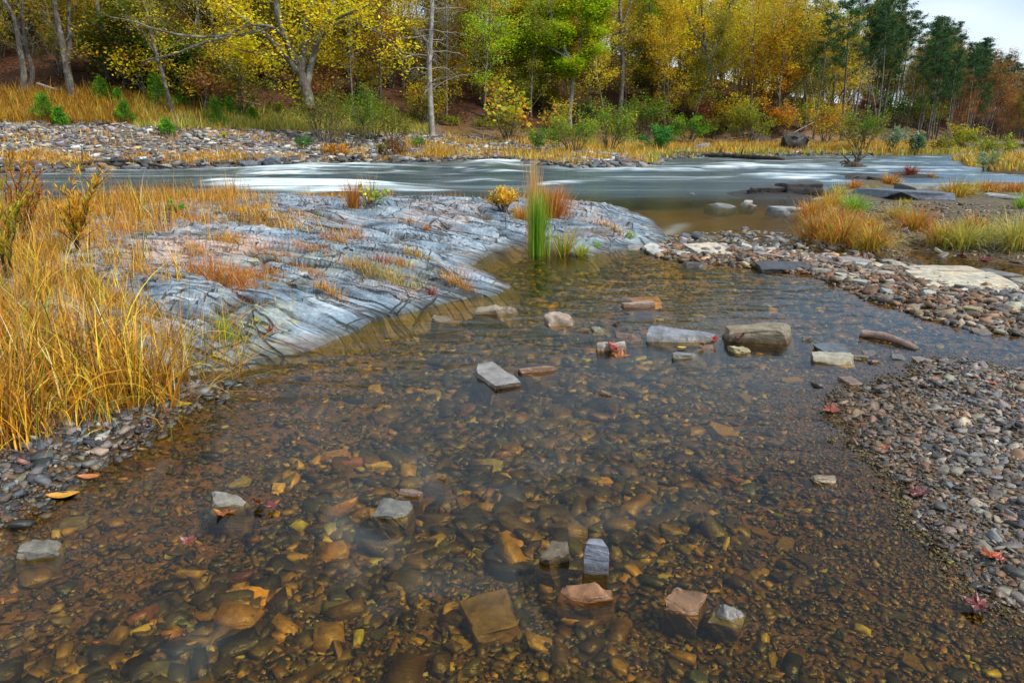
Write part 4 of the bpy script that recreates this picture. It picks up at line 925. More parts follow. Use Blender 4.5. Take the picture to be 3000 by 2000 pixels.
SED = [(1878, 548, 110, 80, SEDG, 700, 'rusty sedge hummock at the left tip of the island'), (1935, 562, 120, 80, SEDG, 700, 'second rusty sedge hummock overhanging the channel'), (2000, 572, 110, 66, SEDG, 600, 'third sedge hummock overhanging the channel'),
       (1865, 500, 90, 50, ORNG, 500, 'brown feathery sedge by the shallow run'), (1960, 488, 80, 44, GRN, 500, 'vivid green sedge hummock among the rusty ones'), (1908, 478, 80, 44, [((0.62, 0.42, 0.06), 4), ((0.5, 0.28, 0.04), 3)], 500, 'golden sedge behind the vivid green one'),
       (1920, 515, 90, 50, SEDG, 450, 'reddish sedge between the golden and overhanging ones'), (1985, 530, 90, 46, SEDG, 400, 'sedge on the middle of the left hummocks'), (2100, 528, 110, 56, SEDG, 600, 'long tawny sedge mound inland of the channel'), (2060, 505, 70, 44, YGR, 350, 'yellowish sedge at the inland end of the mound'),
       (2165, 560, 100, 60, SEDG, 600, 'sedge mound nearest the reddish leaves'), (2215, 568, 100, 66, YGR, 600, 'yellow-green sedge hummock on the near shore'), (2240, 530, 80, 44, SEDG, 350, 'loose sedge inland of the yellow-green hummock'), (2272, 548, 80, 40, YGR, 300, 'thin greenish sedge right of the yellow-green hummock'),
       (2335, 572, 110, 90, YGR, 700, 'tall green sedge at the right edge of the picture'), (2190, 452, 90, 44, SEDG, 500, 'rusty sedge hummock on the back of the island'), (2225, 448, 50, 36, YGR, 260, 'green-streaked sedge beside the back hummock'), (2262, 440, 110, 28, ORNG, 500, 'wide orange grass on the back of the island'),
       (2330, 440, 100, 24, ORNG, 400, 'orange grass towards the right edge on the island back'), (2352, 480, 50, 50, GRN, 250, 'green weed at the right edge of the island'), (2045, 424, 56, 28, ORNG, 350, 'bright orange tuft on the rock strip in the river'),
       (1962, 432, 50, 22, ORNG, 200, 'thin orange tuft at the far tip of the island'), (2090, 401, 34, 26, [((0.30, 0.10, 0.04), 1)], 260, 'round red-brown tuft on the flat rock in mid-river'), (1925, 448, 40, 28, YGR, 160, 'greenish tuft at the far left tip of the island'),
       (2000, 440, 50, 18, YGR, 150, 'low green tuft in front of the far tip'), (2140, 408, 16, 18, ORNG, 40, 'thin weed on the flat rock in mid-river'), (2080, 470, 50, 18, YGR, 130, 'short weed in front of the blue slate boulder')]
for (u, v, w_, h_, pal, n, lb) in SED:
    clump(u, v, w_, h_ * 0.8, pal, n, lb, 'sedge_tuft', lean=0.5, bend=1.9, bw=0.007, cat='sedge', seg=6)
# short dead grass rooted in the cracks between the beds
x, y = inpoly([(300, 900), (520, 866), (700, 802), (930, 718), (1140, 676), (1078, 612), (1215, 558), (1400, 577), (1500, 510), (1430, 480), (1150, 470), (850, 464), (600, 455), (300, 490), (100, 560)], 60000)
h0 = ledge_h(x, y); av = sum(ledge_h(x + a, y + b) for a, b in ((.22, 0), (-.22, 0), (0, .3), (0, -.3))) / 4
kq = (h0 - av < -0.012) & (fbm(x * 1.1, y * 1.1, 3, 555) > 0.47) & (h0 > 0.03); x, y, h0 = x[kq][:12000], y[kq][:12000], h0[kq][:12000]; n = len(x)
A = Acc(); A.add(*blades(np.stack([x, y, h0 - .01], 1), 0.05 * np.exp(rng.normal(0, .4, n)), np.full(n, .004), rng.uniform(0, 6.28, n), np.abs(rng.normal(.7, .5, n)), np.abs(rng.normal(0, 1.2, n)), pick(ORNG + GOLD, n, .3), 3))
tag(link('crack_grass', A.mesh('crack_grass'), M['blade']), 'short orange dead grass growing in the cracks of the slate', 'grass', kind='stuff')
# far bank grasses
A = Acc()
T_ = terrain
def ffield(u0, u1, d0, d1, n, h, w, pal, **k):
    xs = []; ys = []; c = 0
    while c < n:
        y = rng.uniform(28, 140, 40000); x = (rng.uniform(u0, u1, 40000) - 1176) / F * y; d = sdf(x, y, L_FAR); q = (d > d0) & (d < d1)
        xs.append(x[q]); ys.append(y[q]); c += q.sum()
    x = np.concatenate(xs)[:n]; y = np.concatenate(ys)[:n]; z = T_(x, y)
    thin = fbm(x * 0.5, y * 0.5, 3, 400) > k.get('thin', 0); x, y, z = x[thin], y[thin], z[thin]; n = len(x)
    hh = h * np.exp(rng.normal(0, 0.3, n)) * (0.5 + fbm(x * 0.4, y * 0.4, 2, 401))
    return blades(np.stack([x, y, z - 0.05], 1), hh, w * rng.uniform(0.6, 1.4, n), rng.uniform(0, 6.28, n), np.abs(rng.normal(0, 0.35, n)), np.abs(rng.normal(0, 0.8, n)), pick(pal, n, 0.3), 3)
A.add(*ffield(-250, 560, 11, 16, 36000, 0.55, 0.03, [((0.42, 0.17, 0.025), 6), ((0.50, 0.28, 0.03), 3), ((0.24, 0.09, 0.02), 4), ((0.3, 0.27, 0.03), 1.5)]))
A.add(*ffield(350, 1000, 10, 15, 18000, 0.55, 0.035, YGR))
A.add(*ffield(-250, 1060, 0.2, 2.6, 14000, 0.30, 0.035, ORNG, thin=0.46))
A.add(*ffield(-250, 1060, 2.0, 11, 9000, 0.28, 0.035, ORNG, thin=0.52))
A.add(*ffield(940, 1520, 0.4, 9, 24000, 0.36, 0.04, ORNG + ORNG + YGR, thin=0.40))
A.add(*ffield(1480, 2420, 0.1, 9, 56000, 0.36, 0.045, ORNG + ORNG + YGR, thin=0.3))
A.add(*ffield(1480, 2420, 0.0, 0.8, 5000, 0.5, 0.07, YGR, thin=0.4))
x, y = inpoly([(2185, 367), (2352, 373), (2700, 373), (2700, 405), (2352, 400), (2290, 396), (2230, 384)], 9000); z = terrain(x, y); n = len(x)
A.add(*blades(np.stack([x, y, z - .03], 1), 0.4 * np.exp(rng.normal(0, .3, n)), np.full(n, 0.05), rng.uniform(0, 6.28, n), np.abs(rng.normal(0, .4, n)), np.abs(rng.normal(0, .8, n)), pick(ORNG + YGR, n, .3), 3))
tag(link('far_bank_grass', A.mesh('far_bank_grass'), M['blade']), 'orange and yellow-green grass along the bank across the river', 'grass', kind='stuff')

# ---------------------------------------------------------------- trees and shrubs
YEL = [((0.72, 0.48, 0.015), 5), ((0.58, 0.50, 0.015), 4), ((0.66, 0.30, 0.02), 1.5), ((0.30, 0.28, 0.02), 1.5)]
YGN = [((0.42, 0.55, 0.012), 6), ((0.28, 0.44, 0.012), 4), ((0.55, 0.48, 0.02), 3)]
LGN = [((0.11, 0.22, 0.012), 6), ((0.20, 0.31, 0.015), 3), ((0.36, 0.38, 0.02), 1.5)]
OLG = [((0.16, 0.17, 0.015), 5), ((0.28, 0.24, 0.02), 4), ((0.09, 0.12, 0.012), 3)]
DGN = [((0.025, 0.075, 0.02), 5), ((0.04, 0.11, 0.03), 4), ((0.07, 0.12, 0.03), 1.5)]
PNG_ = [((0.09, 0.24, 0.015), 5), ((0.18, 0.38, 0.02), 4), ((0.04,0.12,0.015), 2)]
ORA = [((0.66, 0.26, 0.015), 5), ((0.70, 0.40, 0.02), 4), ((0.45, 0.13, 0.02), 2)]
RUS = [((0.24, 0.085, 0.025), 5), ((0.32, 0.14, 0.03), 4), ((0.20, 0.07, 0.03), 3)]
CRI = [((0.34, 0.035, 0.02), 5), ((0.45, 0.10, 0.02), 3)]
MUS = [((0.46, 0.33, 0.02), 5), ((0.40, 0.36, 0.03), 3), ((0.36, 0.17, 0.02), 2)]
def tube(pts, rad, n=5):
    p = np.asarray(pts, float); k = len(p)
    t = np.gradient(p, axis=0); t /= np.linalg.norm(t, axis=1)[:, None] + 1e-9
    ref = np.where(np.abs(t[:, 2:3]) > 0.9, [[1.0, 0, 0]], [[0, 0, 1.0]])
    a = np.cross(t, ref); a /= np.linalg.norm(a, axis=1)[:, None] + 1e-9; b = np.cross(t, a)
    if abs(t[:, 2]).max() > 0.9:
        ref = np.tile([[1.0, 0.13, 0]], (k, 1)); a = np.cross(t, ref); a /= np.linalg.norm(a, axis=1)[:, None] + 1e-9; b = np.cross(t, a)
    an = np.arange(n) * 2 * np.pi / n
    V = p[:, None] + (a[:, None] * np.cos(an)[None, :, None] + b[:, None] * np.sin(an)[None, :, None]) * np.asarray(rad)[:, None, None]
    i = np.arange(k * n).reshape(k, n); j = np.roll(i, -1, 1)
    return V.reshape(-1, 3), np.stack([i[:-1], j[:-1], j[1:], i[1:]], -1).reshape(-1, 4)
class Tree:
    def __init__(s, seed, sides=(8, 5, 3, 3)):
        s.r = random.Random(seed); s.W = Acc(); s.tips = []; s.sides = sides
    def seg(s, pts, rad, lvl):
        V, Fq = tube(pts, rad, s.sides[min(lvl, len(s.sides) - 1)]); s.W.add(V, Fq, np.zeros((len(V), 3)))
    def grow(s, p, d, L, r, lvl, cfg):
        c = cfg[lvl]; R_ = s.r; ns = c.get('n', 5); p = Vector(p); d = Vector(d).normalized(); pts = [p.copy()]; dirs = [d.copy()]
        for i in range(ns):
            w = c.get('w', 0.15)
            d = (d + Vector((R_.gauss(0, w), R_.gauss(0, w), R_.gauss(0, w) + c.get('up', 0)))).normalized()
            p = p + d * (L / ns); pts.append(p.copy()); dirs.append(d.copy())
        rr_ = [r * (1 - i / ns * (1 - c.get('tap', 0.25))) for i in range(ns + 1)]
        if lvl == 0 and c.get('flare', 0): rr_[0] *= 1.35
        s.seg([q[:] for q in pts], rr_, lvl)
        s.kids(pts, dirs, rr_, L, lvl, cfg)
        return pts
    def kids(s, pts, dirs, rr_, L, lvl, cfg):
        c = cfg[lvl]; R_ = s.r; ns = len(pts) - 1
        if lvl + 1 < len(cfg):
            for k in range(c['kids']):
                t = c.get('t0', 0.3) + (1 - c.get('t0', 0.3)) * (k + R_.random()) / c['kids']; t = min(t, 0.995)
                f = t * ns; i = int(f); q = pts[i].lerp(pts[i + 1], f - i); dd = dirs[i + 1]
                side = Vector((R_.gauss(0, 1), R_.gauss(0, 1), R_.gauss(0, 0.35))); side = (side - dd * side.dot(dd)).normalized()
                ang = R(c.get('ang', 50) + R_.uniform(-14, 14))
                nd = dd * math.cos(ang) + side * math.sin(ang)
                nl = c['kl'] * R_.uniform(0.65, 1.25) * (1 - c.get('kt', 0.5) * t)
                s.grow(q, nd, nl, min(rr_[i] * 0.62, max(nl * c.get('kr', 0.018), 0.004)), lvl + 1, cfg)
        if c.get('leaf'):
            for k in range(c['leaf']):
                f = R_.random() * ns * 0.9 + ns * 0.1; i = min(int(f), ns - 1); s.tips.append(pts[i].lerp(pts[i + 1], f - i)[:])
    def leaves(s, per, spread, size, pal, aspect=0.6, flatness=0.5, seed=1, zsq=0.6):
        rg = np.random.default_rng(seed); T = np.array(s.tips)
        if not len(T): return None
        c = np.repeat(T, per, 0); n = len(c)
        c = c + rg.normal(0, 1, (n, 3)) * spread * np.array([1, 1, zsq])
        return leafmesh(c, size, pal, aspect, flatness, rg)
def leafmesh(c, size, pal, aspect, flatness, rg, name='crown'):
    n = len(c)
    nn = rg.normal(0, 1, (n, 3)); nn[:, 2] = np.abs(nn[:, 2]) + flatness * 2; nn /= np.linalg.norm(nn, axis=1)[:, None]
    a = rg.normal(0, 1, (n, 3)); a -= (a * nn).sum(1)[:, None] * nn; a /= np.linalg.norm(a, axis=1)[:, None]; b = np.cross(nn, a)
    sz = (size * np.exp(rg.normal(0, 0.3, n)))[:, None] * 0.5
    V = np.stack([c - a * sz, c + b * sz * aspect - a * sz * 0.1, c + a * sz, c - b * sz * aspect - a * sz * 0.1], 1).reshape(-1, 3)
    cell = (np.floor(c / 0.9)); h = hsh(cell[:, 0] * 3 + cell[:, 2] * 7, cell[:, 1] * 5, 12)
    p = np.array([q for q, w in pal]); w = np.array([w for q, w in pal], float); w /= w.sum(); cs = np.cumsum(w)
    idx = np.searchsorted(cs, np.clip(h * 0.6 + rg.random(n) * 0.4, 0, 0.999))
    col = np.clip(p[idx] * np.exp(rg.normal(0, 0.22, (n, 1))), 0, 0.85)
    return mesh(name, V, [np.arange(n * 4).reshape(n, 4)], np.repeat(col, 4, 0))
def decid(seed, pal, H=15, r=0.17, dens=1.0, bare=False, t0=0.25, lsize=0.17, spread=0.32, kl=4.4, up=0.03, kids=20, lean=0.06):
    T = Tree(seed)
    cfg = [dict(n=9, w=0.05, kids=kids, t0=t0, ang=52, kl=kl, kt=0.45, kr=0.013, flare=1, tap=0.12), dict(n=5, w=0.16, up=0.05, kids=6, t0=0.25, ang=45, kl=1.5, kr=0.009, kt=0.4, tap=0.3), dict(n=3, w=0.22, up=up, kids=3 if bare else 0, t0=.3, ang=45, kl=.8, leaf=0 if bare else 3, kr=0.006)]
    if bare: cfg.append(dict(n=2, w=0.25))
    T.grow((0, 0, -0.3), (lean * T.r.uniform(-1, 1), lean * T.r.uniform(-1, 1), 1), H, r, 0, cfg)
    return T.W.mesh('trunk'), (None if bare else T.leaves(max(1, int(24 * dens)), spread * 1.35, lsize * 1.0, pal, seed=seed))
def pine(seed, pal=DGN, H=19, r=0.19, t0=0.6):
    T = Tree(seed)
    cfg = [dict(n=9, w=0.02, kids=34, t0=t0, ang=72, kl=3.0, kt=0.55, kr=0.012, tap=0.2), dict(n=4, w=0.12, up=0.08, kids=5, t0=0.4, ang=45, kl=0.9, kr=0.01), dict(n=2, w=0.2, up=0.15, leaf=2)]
    T.grow((0, 0, -0.3), (T.r.uniform(-.05, .05), T.r.uniform(-.05, .05), 1), H, r, 0, cfg)
    return T.W.mesh('trunk'), T.leaves(13, 0.26, 0.26, pal, aspect=0.35, flatness=0.2, seed=seed, zsq=0.5)
def tree_obj(name, ms, loc, rz=0, s=1, label=None, cat='tree', group=None, bark='bark', lean=(0, 0)):
    e = empty(name, loc, rz); e.rotation_euler = (lean[0], lean[1], rz); e.scale = (s, s, s)
    link('trunk', ms[0], M[bark], e)
    if ms[1]: link('crown', ms[1], M['leaf'], e)
    return tag(e, label, cat, group)
PR = {}
PR['yel'] = [decid(11, YEL, kl=5.4, H=14, dens=.8), decid(12, YEL, H=13, kl=4.6, r=0.13, dens=.6), decid(43, YEL, H=15, kl=4.8, dens=.45, t0=.35)]
PR['ygn'] = [decid(41, YGN, H=13, kl=5.0, dens=.8), decid(42, YGN + YEL, H=14, kl=4.6, dens=.7)]
PR['mus'] = [decid(13, MUS, dens=0.5, kl=5.2), decid(14, MUS, H=15, r=0.2, dens=0.55, kl=5.4)]
PR['olg'] = [decid(15, OLG, dens=1.2), decid(16, OLG, H=12, t0=0.12)]
PR['rus'] = [decid(44, RUS, H=12, dens=.8, kl=4.6, t0=.08), decid(17, RUS, dens=0.6, kl=5.0), decid(18, RUS, H=13, dens=.7, kl=4.6)]
PR['ora'] = [decid(19, ORA, H=13, dens=1.1)]
PR['cri'] = [decid(20, CRI, H=13, dens=1.3)]
PR['bare'] = [decid(21, None, H=15, r=0.13, bare=True), decid(22, None, H=12, r=0.10, bare=True, kids=16)]
PR['pine'] = [pine(31), pine(32, H=17, t0=0.5), pine(33, H=21, t0=0.68)]
DESC = {'yel': ('yellow-leaved tree', 'yellow-leaved tree in the wood across the river'), 'mus': ('brown_leaved_tree', 'mustard-brown tree in the wood across the river'), 'olg': ('green_leaved_tree', 'olive-green tree in the wood across the river'),
        'rus': ('rusty_leaved_tree', 'rust-red tree in the wood across the river'), 'ora': ('orange_leaved_tree', 'orange tree in the wood across the river'), 'cri': ('red_leaved_tree', 'crimson tree in the wood across the river'), 'bare': ('bare_tree', 'thin leafless tree in the wood across the river'), 'pine': ('pine_tree', 'dark green pine in the wood across the river')}
DESC['ygn'] = ('lime_leaved_tree', 'lime-green and yellow tree in the wood across the river')
DESC['yel'] = ('yellow_leaved_tree', DESC['yel'][1])
# the wood on the hillside
rw = random.Random(77); cnt = 0; placed = []
def far_d(x, y): return float(sdf(np.array([x]), np.array([y]), L_FAR)[0])
HW = [(590, 800), (955, 1030), (1150, 1370), (1395, 1450), (1560, 1770), (20, 200), (330, 430), (1905, 2085)]
def mixfor(u, d):
    if u < 520: return [('olg', 3.2), ('mus', 3), ('bare', 3), ('rus', 2.0), ('yel', 1.0), ('pine', 1.2)]
    if u < 1100: return [('mus', 2), ('yel', 4.5), ('ygn', 1.5), ('bare', 3.6), ('olg', 1.3), ('rus', .6)]
    if u < 1560: return [('mus', 2), ('yel', 4), ('ygn', 2.5), ('bare', 3.4), ('olg', 1.5), ('ora', 0.4), ('rus', .5)]
    if u < 1900: return [('mus', 2.5), ('yel', 3.5), ('ygn', 1.5), ('olg', 2), ('rus', .3), ('bare', 2.4), ('ora', .4), ('cri', .2), ('pine', 0.8 if d < 24 else 4.0)]
    if u < 2080: return [('pine', 4), ('olg', 3), ('bare', 2.0), ('mus', 1)]
    return [('rus', 2.5), ('bare', 2.0), ('pine', 3), ('ora', .5), ('olg', 1)]
tries = 0
while cnt < 300 and tries < 20000:
    tries += 1
    y = rw.uniform(46, 175); u = rw.uniform(-160, 2520); x = (u - 1176) / F * y
    d = far_d(x, y); w = np.interp(x, [0, 30, 60, 90], [13.0, 11, 8, 8])
    if d < w or d > 48: continue
    if y < (64 if u < 1850 else 90) and any(a < u < b for a, b in HW): continue
    if x < 40 and y > 118: continue
    if 2085 < u < 2290 and d < 22 and y > 80: continue
    sp = 2.3 + 0.035 * d
    if any((x - a) ** 2 + (y - b) ** 2 < sp * sp for a, b in placed): continue
    placed.append((x, y)); cnt += 1
    mxs = mixfor(u, d); k = rw.choices([a for a, _ in mxs], [b for _, b in mxs])[0]
    z = float(terrain(np.array([x]), np.array([y]))[0])
    s = rw.uniform(0.62, 0.95) * (1.0 if d < 30 else 1.15)
    if u > 1940: s = min(s, max(0.3, (at(u, np.interp(u, [1940, 2040, 2110, 2200, 2352, 2520], [-20, 22, 60, 102, 152, 170]) + rw.uniform(0, 30), y).z - z) / (19 if k == 'pine' else 15)))
    nm, lb = DESC[k]
    tree_obj(nm, rw.choice(PR[k]), (x, y, z), rw.uniform(0, 6.28), s, lb, 'tree', lb.replace(' tree in', ' trees in').replace('pine in', 'pines in'), bark='bark_pale' if k == 'bare' and rw.random() < 0.5 else 'bark', lean=(rw.uniform(-.05, .05), rw.uniform(-.05, .05)))
# smaller low-crowned trees deep in the wood, filling the slope
LOW = {'mus': [decid(51, MUS, H=10, t0=.08, kl=4.4, dens=.6, r=.1), decid(52, MUS + OLG, H=9, t0=.06, kl=4.2, dens=.7, r=.09)], 'olg': [decid(53, OLG, H=9, t0=.06, kl=4.4, dens=.8, r=.1)], 'rus': [decid(54, RUS + MUS, H=9, t0=.08, kl=4.2, dens=.6, r=.09)], 'yel': [decid(55, YEL + MUS, H=9.5, t0=.08, kl=4.4, dens=.5, r=.09)]}
c3 = 0; tries = 0
while c3 < 120 and tries < 9000:
    tries += 1; y = rw.uniform(58, 120); u = rw.uniform(-120, 1950) if c3 > 45 else rw.uniform(-120, 1150); x = (u - 1176) / F * y; d = far_d(x, y)
    if d < 17 or d > 50 or any((x - a) ** 2 + (y - b) ** 2 < 7 for a, b in placed): continue
    placed.append((x, y)); c3 += 1; k = rw.choices(['mus', 'olg', 'rus', 'yel'], [3, 3, 1.6, 2.2] if u < 1100 else [3, 2, 1, 3])[0]
    lb = 'low-crowned ' + {'mus': 'mustard-brown', 'olg': 'olive', 'rus': 'russet', 'yel': 'yellow'}[k] + ' tree deep in the wood'
    tree_obj('low_tree', rw.choice(LOW[k]), (x, y, float(terrain(np.array([x]), np.array([y]))[0])), rw.uniform(0, 6.28), rw.uniform(.7, 1.1), lb, 'tree', lb.replace(' tree deep', ' trees deep'))
# young understorey
def shrub_mesh(seed, pal, w=1.0, h=1.0, stems=9, leaves_=900, ls=0.1, aspect=0.6, narrow=False, skirt=0.15):
    T = Tree(seed, (4, 3, 3)); rg = np.random.default_rng(seed)
    cfg = [dict(n=5, w=0.14, up=0.03, kids=5, t0=0.3, ang=38, kl=h * 0.45, kr=0.012, tap=0.3), dict(n=3, w=0.2, up=0.06, kids=3, t0=.2, ang=35, kl=h * 0.25, kr=0.01, leaf=2), dict(n=2, w=0.2, leaf=2)]
    for k in range(stems):
        a = k / stems * 6.28 + T.r.random(); o = T.r.uniform(0.25, 1.0)
        T.grow((0.06 * w * math.cos(a), 0.06 * w * math.sin(a), -0.05), (0.5 * w / h * o * math.cos(a), 0.5 * w / h * o * math.sin(a), 1), h * T.r.uniform(0.6, 0.95), 0.012 * h + 0.004, 0, cfg)
    tips = np.array(T.tips); k = rg.integers(0, len(tips), leaves_)
    c = tips[k] + rg.normal(0, 1, (leaves_, 3)) * 0.055 * h
    c = c[c[:, 2] > skirt * h]
    return T.W.mesh('stems'), leafmesh(c, ls, pal, aspect, 0.3, rg, 'foliage')
def shrub(u, v, wpx, hpx, pal, label, name='shrub', cat='shrub', n=2600, ls=None, seed=None, aspect=0.6, stems=10, y=None, bark='bark', skirt=0.15):
    b = hit(u, v); dep = b.y * ct + (CAMH - b.z) * st
    W_ = wpx / F * dep; H_ = hpx / F * dep; seed = seed or int(u * 7 + v)
    ms = shrub_mesh(seed, pal, W_, H_, stems, n, ls or max(0.045, 3.6 * dep / F), aspect, skirt=skirt)
    e = empty(name, b); link('stems', ms[0], M[bark], e); link('foliage', ms[1], M['leaf'], e)
    return tag(e, label, cat)
def baby_pine(u, v, wpx, hpx, label):
    b = hit(u, v); dep = b.y * ct + (CAMH - b.z) * st; H_ = hpx / F * dep; W_ = wpx / F * dep
    rg = np.random.default_rng(int(u + v)); T = Tree(int(u)); T.seg([(0, 0, -.1), (0.03, 0, H_ * .5), (0, 0, H_)], [0.04 * H_ / 2, .03 * H_ / 2, .01], 1)
    cs = []
    for k in range(16):
        t = 0.12 + 0.86 * k / 15; a = k * 2.4; L = W_ * 0.55 * (1.05 - t) * rg.uniform(0.7, 1.2)
        p1 = np.array([math.cos(a) * L, math.sin(a) * L, H_ * t + 0.35 * L]); p0 = np.array([0, 0, H_ * t])
        T.seg([p0, p1], [0.012, 0.006], 2)
        for f in (0.5, 0.8, 1.0): cs.append(p0 + (p1 - p0) * f)
    c = np.repeat(np.array(cs), 34, 0); c = c + rg.normal(0, 1, c.shape) * 0.085 * H_
    e = empty('young_pine', b); link('trunk', T.W.mesh('trunk'), M['bark'], e); link('crown', leafmesh(c, 0.16, PNG_, 0.22, 0, rg), M['leaf'], e)
    return tag(e, label, 'young pine')
for q in [(108, 285, 60, 62, 'young bright green pine standing first on the left of the shingle'), (140, 292, 36, 40, 'small green pine just right of the first young one'), (238, 240, 50, 52, 'fuzzy dark green young pine at the wood edge on the left'),
          (275, 246, 30, 36, 'smaller young pine beside the fuzzy dark one'), (365, 250, 62, 72, 'tallest fuzzy young pine at the wood edge'), (288, 284, 40, 44, 'thin young pine in the golden weeds'), (385, 312, 42, 34, 'short lime green pine alone on the shingle'),
          (500, 296, 60, 62, 'broad young pine at the back of the shingle'), (530, 278, 44, 50, 'young pine half behind the broad one'), (582, 284, 30, 30, 'low young pine near the big shrub'), (420, 255, 40, 36, 'grey-green young pine in tall grass')]:
    baby_pine(*q)
SYG = [((0.27, 0.33, 0.015), 6), ((0.17, 0.24, 0.015), 4), ((0.45, 0.38, 0.02), 3)]
SH = [(745, 328, 150, 130, LGN + OLG, 'left half of a big green shrub on the shingle', 3600), (850, 322, 170, 120, LGN, 'large round green shrub at the foot of the bare pale tree', 4200), (900, 330, 90, 70, OLG, 'olive side shoots right of the large round shrub', 1500), (800, 340, 190, 90, OLG, 'thin brown stems shrub in front of the big green ones', 1200),
      (700, 344, 60, 34, [((0.04, 0.22, 0.02), 1)], 'low dark green plant under the big shrub', 600), (962, 342, 40, 30, LGN, 'low green plant at the foot of the bare tree', 400), (900, 358, 120, 40, RUS + OLG, 'reddish low brush at the far water edge', 1500), (770, 356, 120, 34, ORNG, 'orange low brush at the far water edge', 1200),
      (1230, 355, 60, 60, LGN, 'narrow green shrub above the striped rocks', 1200), (1165, 322, 80, 60, OLG, 'olive shrub under the yellow sapling', 1200), (1320, 352, 150, 90, LGN + SYG, 'broad yellow-green shrub left of the rounded one', 3600), (1400, 350, 130, 110, SYG + LGN, 'tall light green shrub behind the orange grass', 3600),
      (1270, 320, 70, 62, OLG + DGN, 'dark shrub behind the yellow sapling', 1600), (1480, 320, 140, 100, OLG + LGN, 'high olive shrub above the rounded green one', 3600), (1512, 353, 90, 62, [((0.06, 0.20, 0.03), 3), ((0.11, 0.28, 0.04), 3)], 'rounded fresh green bush at the water edge', 3600), (1580, 330, 110, 70, LGN, 'dark green glossy shrub right of the rounded bush', 3000),
      (1345, 300, 70, 70, DGN + LGN, 'deep green small conifer-like bush in the wood edge', 1400), (1720, 330, 120, 90, SYG, 'feathery yellow-green bush behind the brown boulders', 3800), (1690, 312, 110, 90, YEL, 'yellow shrub at the foot of the forked tree', 2600), (1790, 312, 110, 70, YEL + ORA, 'golden yellow low bush over the biggest boulder', 2600),
      (1840, 306, 60, 70, SYG, 'light green sapling behind the biggest boulder', 1200), (1895, 332, 90, 92, SYG + YEL + ORA, 'bright yellow sapling with orange leaves in its middle', 2600), (1975, 348, 150, 90, OLG + LGN, 'wide olive shrub with yellow flecks near the driftwood', 4000), (2045, 350, 56, 60, [((0.30, 0.38, 0.24), 1), ((0.2, 0.3, 0.14), 1)], 'pale silvery green bush by the water', 1800),
      (2100, 354, 50, 46, [((0.08, 0.2, 0.08), 2), ((0.35, 0.42, 0.32), 1)], 'round blue-green bush with a white frosted side', 1800), (2060, 300, 130, 90, DGN + LGN, 'dense dark green thicket below the bluff', 4200), (2130, 300, 90, 70, LGN + DGN, 'green thicket lower on the bluff', 2600), (2210, 345, 90, 60, SYG + MUS, 'yellowish brush at the river bend', 2200),
      (2160, 350, 60, 36, OLG, 'low olive brush by the bend', 900), (2290, 366, 110, 60, SYG + OLG, 'green-yellow bush on the river island at the right', 2400), (2262, 392, 60, 46, [((0.25, 0.33, 0.14), 2), ((0.34, 0.4, 0.26), 1)], 'grey-green bush at the near end of the far island', 1500), (510, 240, 60, 50, OLG, 'olive bush at the foot of the wood', 700),
      (1110, 300, 80, 30, SYG, 'low yellow-green growth in the wood edge', 700), (1030, 290, 90, 28, SYG, 'low bright growth right of the bare tree', 700), (640, 262, 70, 30, SYG, 'low green growth left of the big shrub', 600), (1640, 318, 60, 50, OLG, 'small olive bush at the foot of the forked yellow tree', 900)]
for (u, v, w_, h_, pal, lb, n) in SH:
    shrub(u, v, w_, h_, pal, lb, n=n)
shrub(1165, 325, 120, 140, [((0.66, 0.46, 0.02), 4), ((0.45, 0.50, 0.03), 4), ((0.72, 0.26, 0.02), 2)], 'bright yellow and orange sycamore sapling with big leaves', 'sycamore_sapling', 'sapling', n=400, ls=0.28, aspect=0.95, stems=4, skirt=0.25)
shrub(1240, 320, 90, 80, ORA + RUS + YEL, 'thin sapling with scattered orange leaves right of the sycamore', 'orange_sapling', 'sapling', n=200, ls=0.26, aspect=0.9, stems=4)
shrub(512, 322, 22, 20, [((0.7, 0.6, 0.02), 1)], 'single small yellow seedling on the shingle', 'yellow_seedling', 'seedling', n=60, ls=0.2, stems=3)
# near bushes
shrub(1158, 484, 66, 56, [((0.70, 0.36, 0.03), 4), ((0.75, 0.50, 0.05), 3), ((0.5, 0.22, 0.02), 2)], 'rounded golden-orange bush at the back of the ledge', 'golden_bush', 'bush', n=2400, ls=0.035, stems=22, skirt=0.25)
shrub(858, 478, 46, 54, [((0.30, 0.45, 0.03), 4), ((0.6, 0.5, 0.05), 2)], 'lime green leafy seedling at the back of the ledge', 'seedling', 'seedling', n=90, ls=0.06, stems=5)
shrub(410, 500, 30, 42, [((0.08, 0.28, 0.02), 1)], 'small green leafy weed in the orange grass', 'green_weed', 'weed', n=60, ls=0.07, stems=3)
shrub(735, 502, 30, 14, [((0.1, 0.3, 0.02), 1)], 'tiny green leaf rosette on the upper slab', 'green_weed', 'weed', n=60, ls=0.05, stems=3)
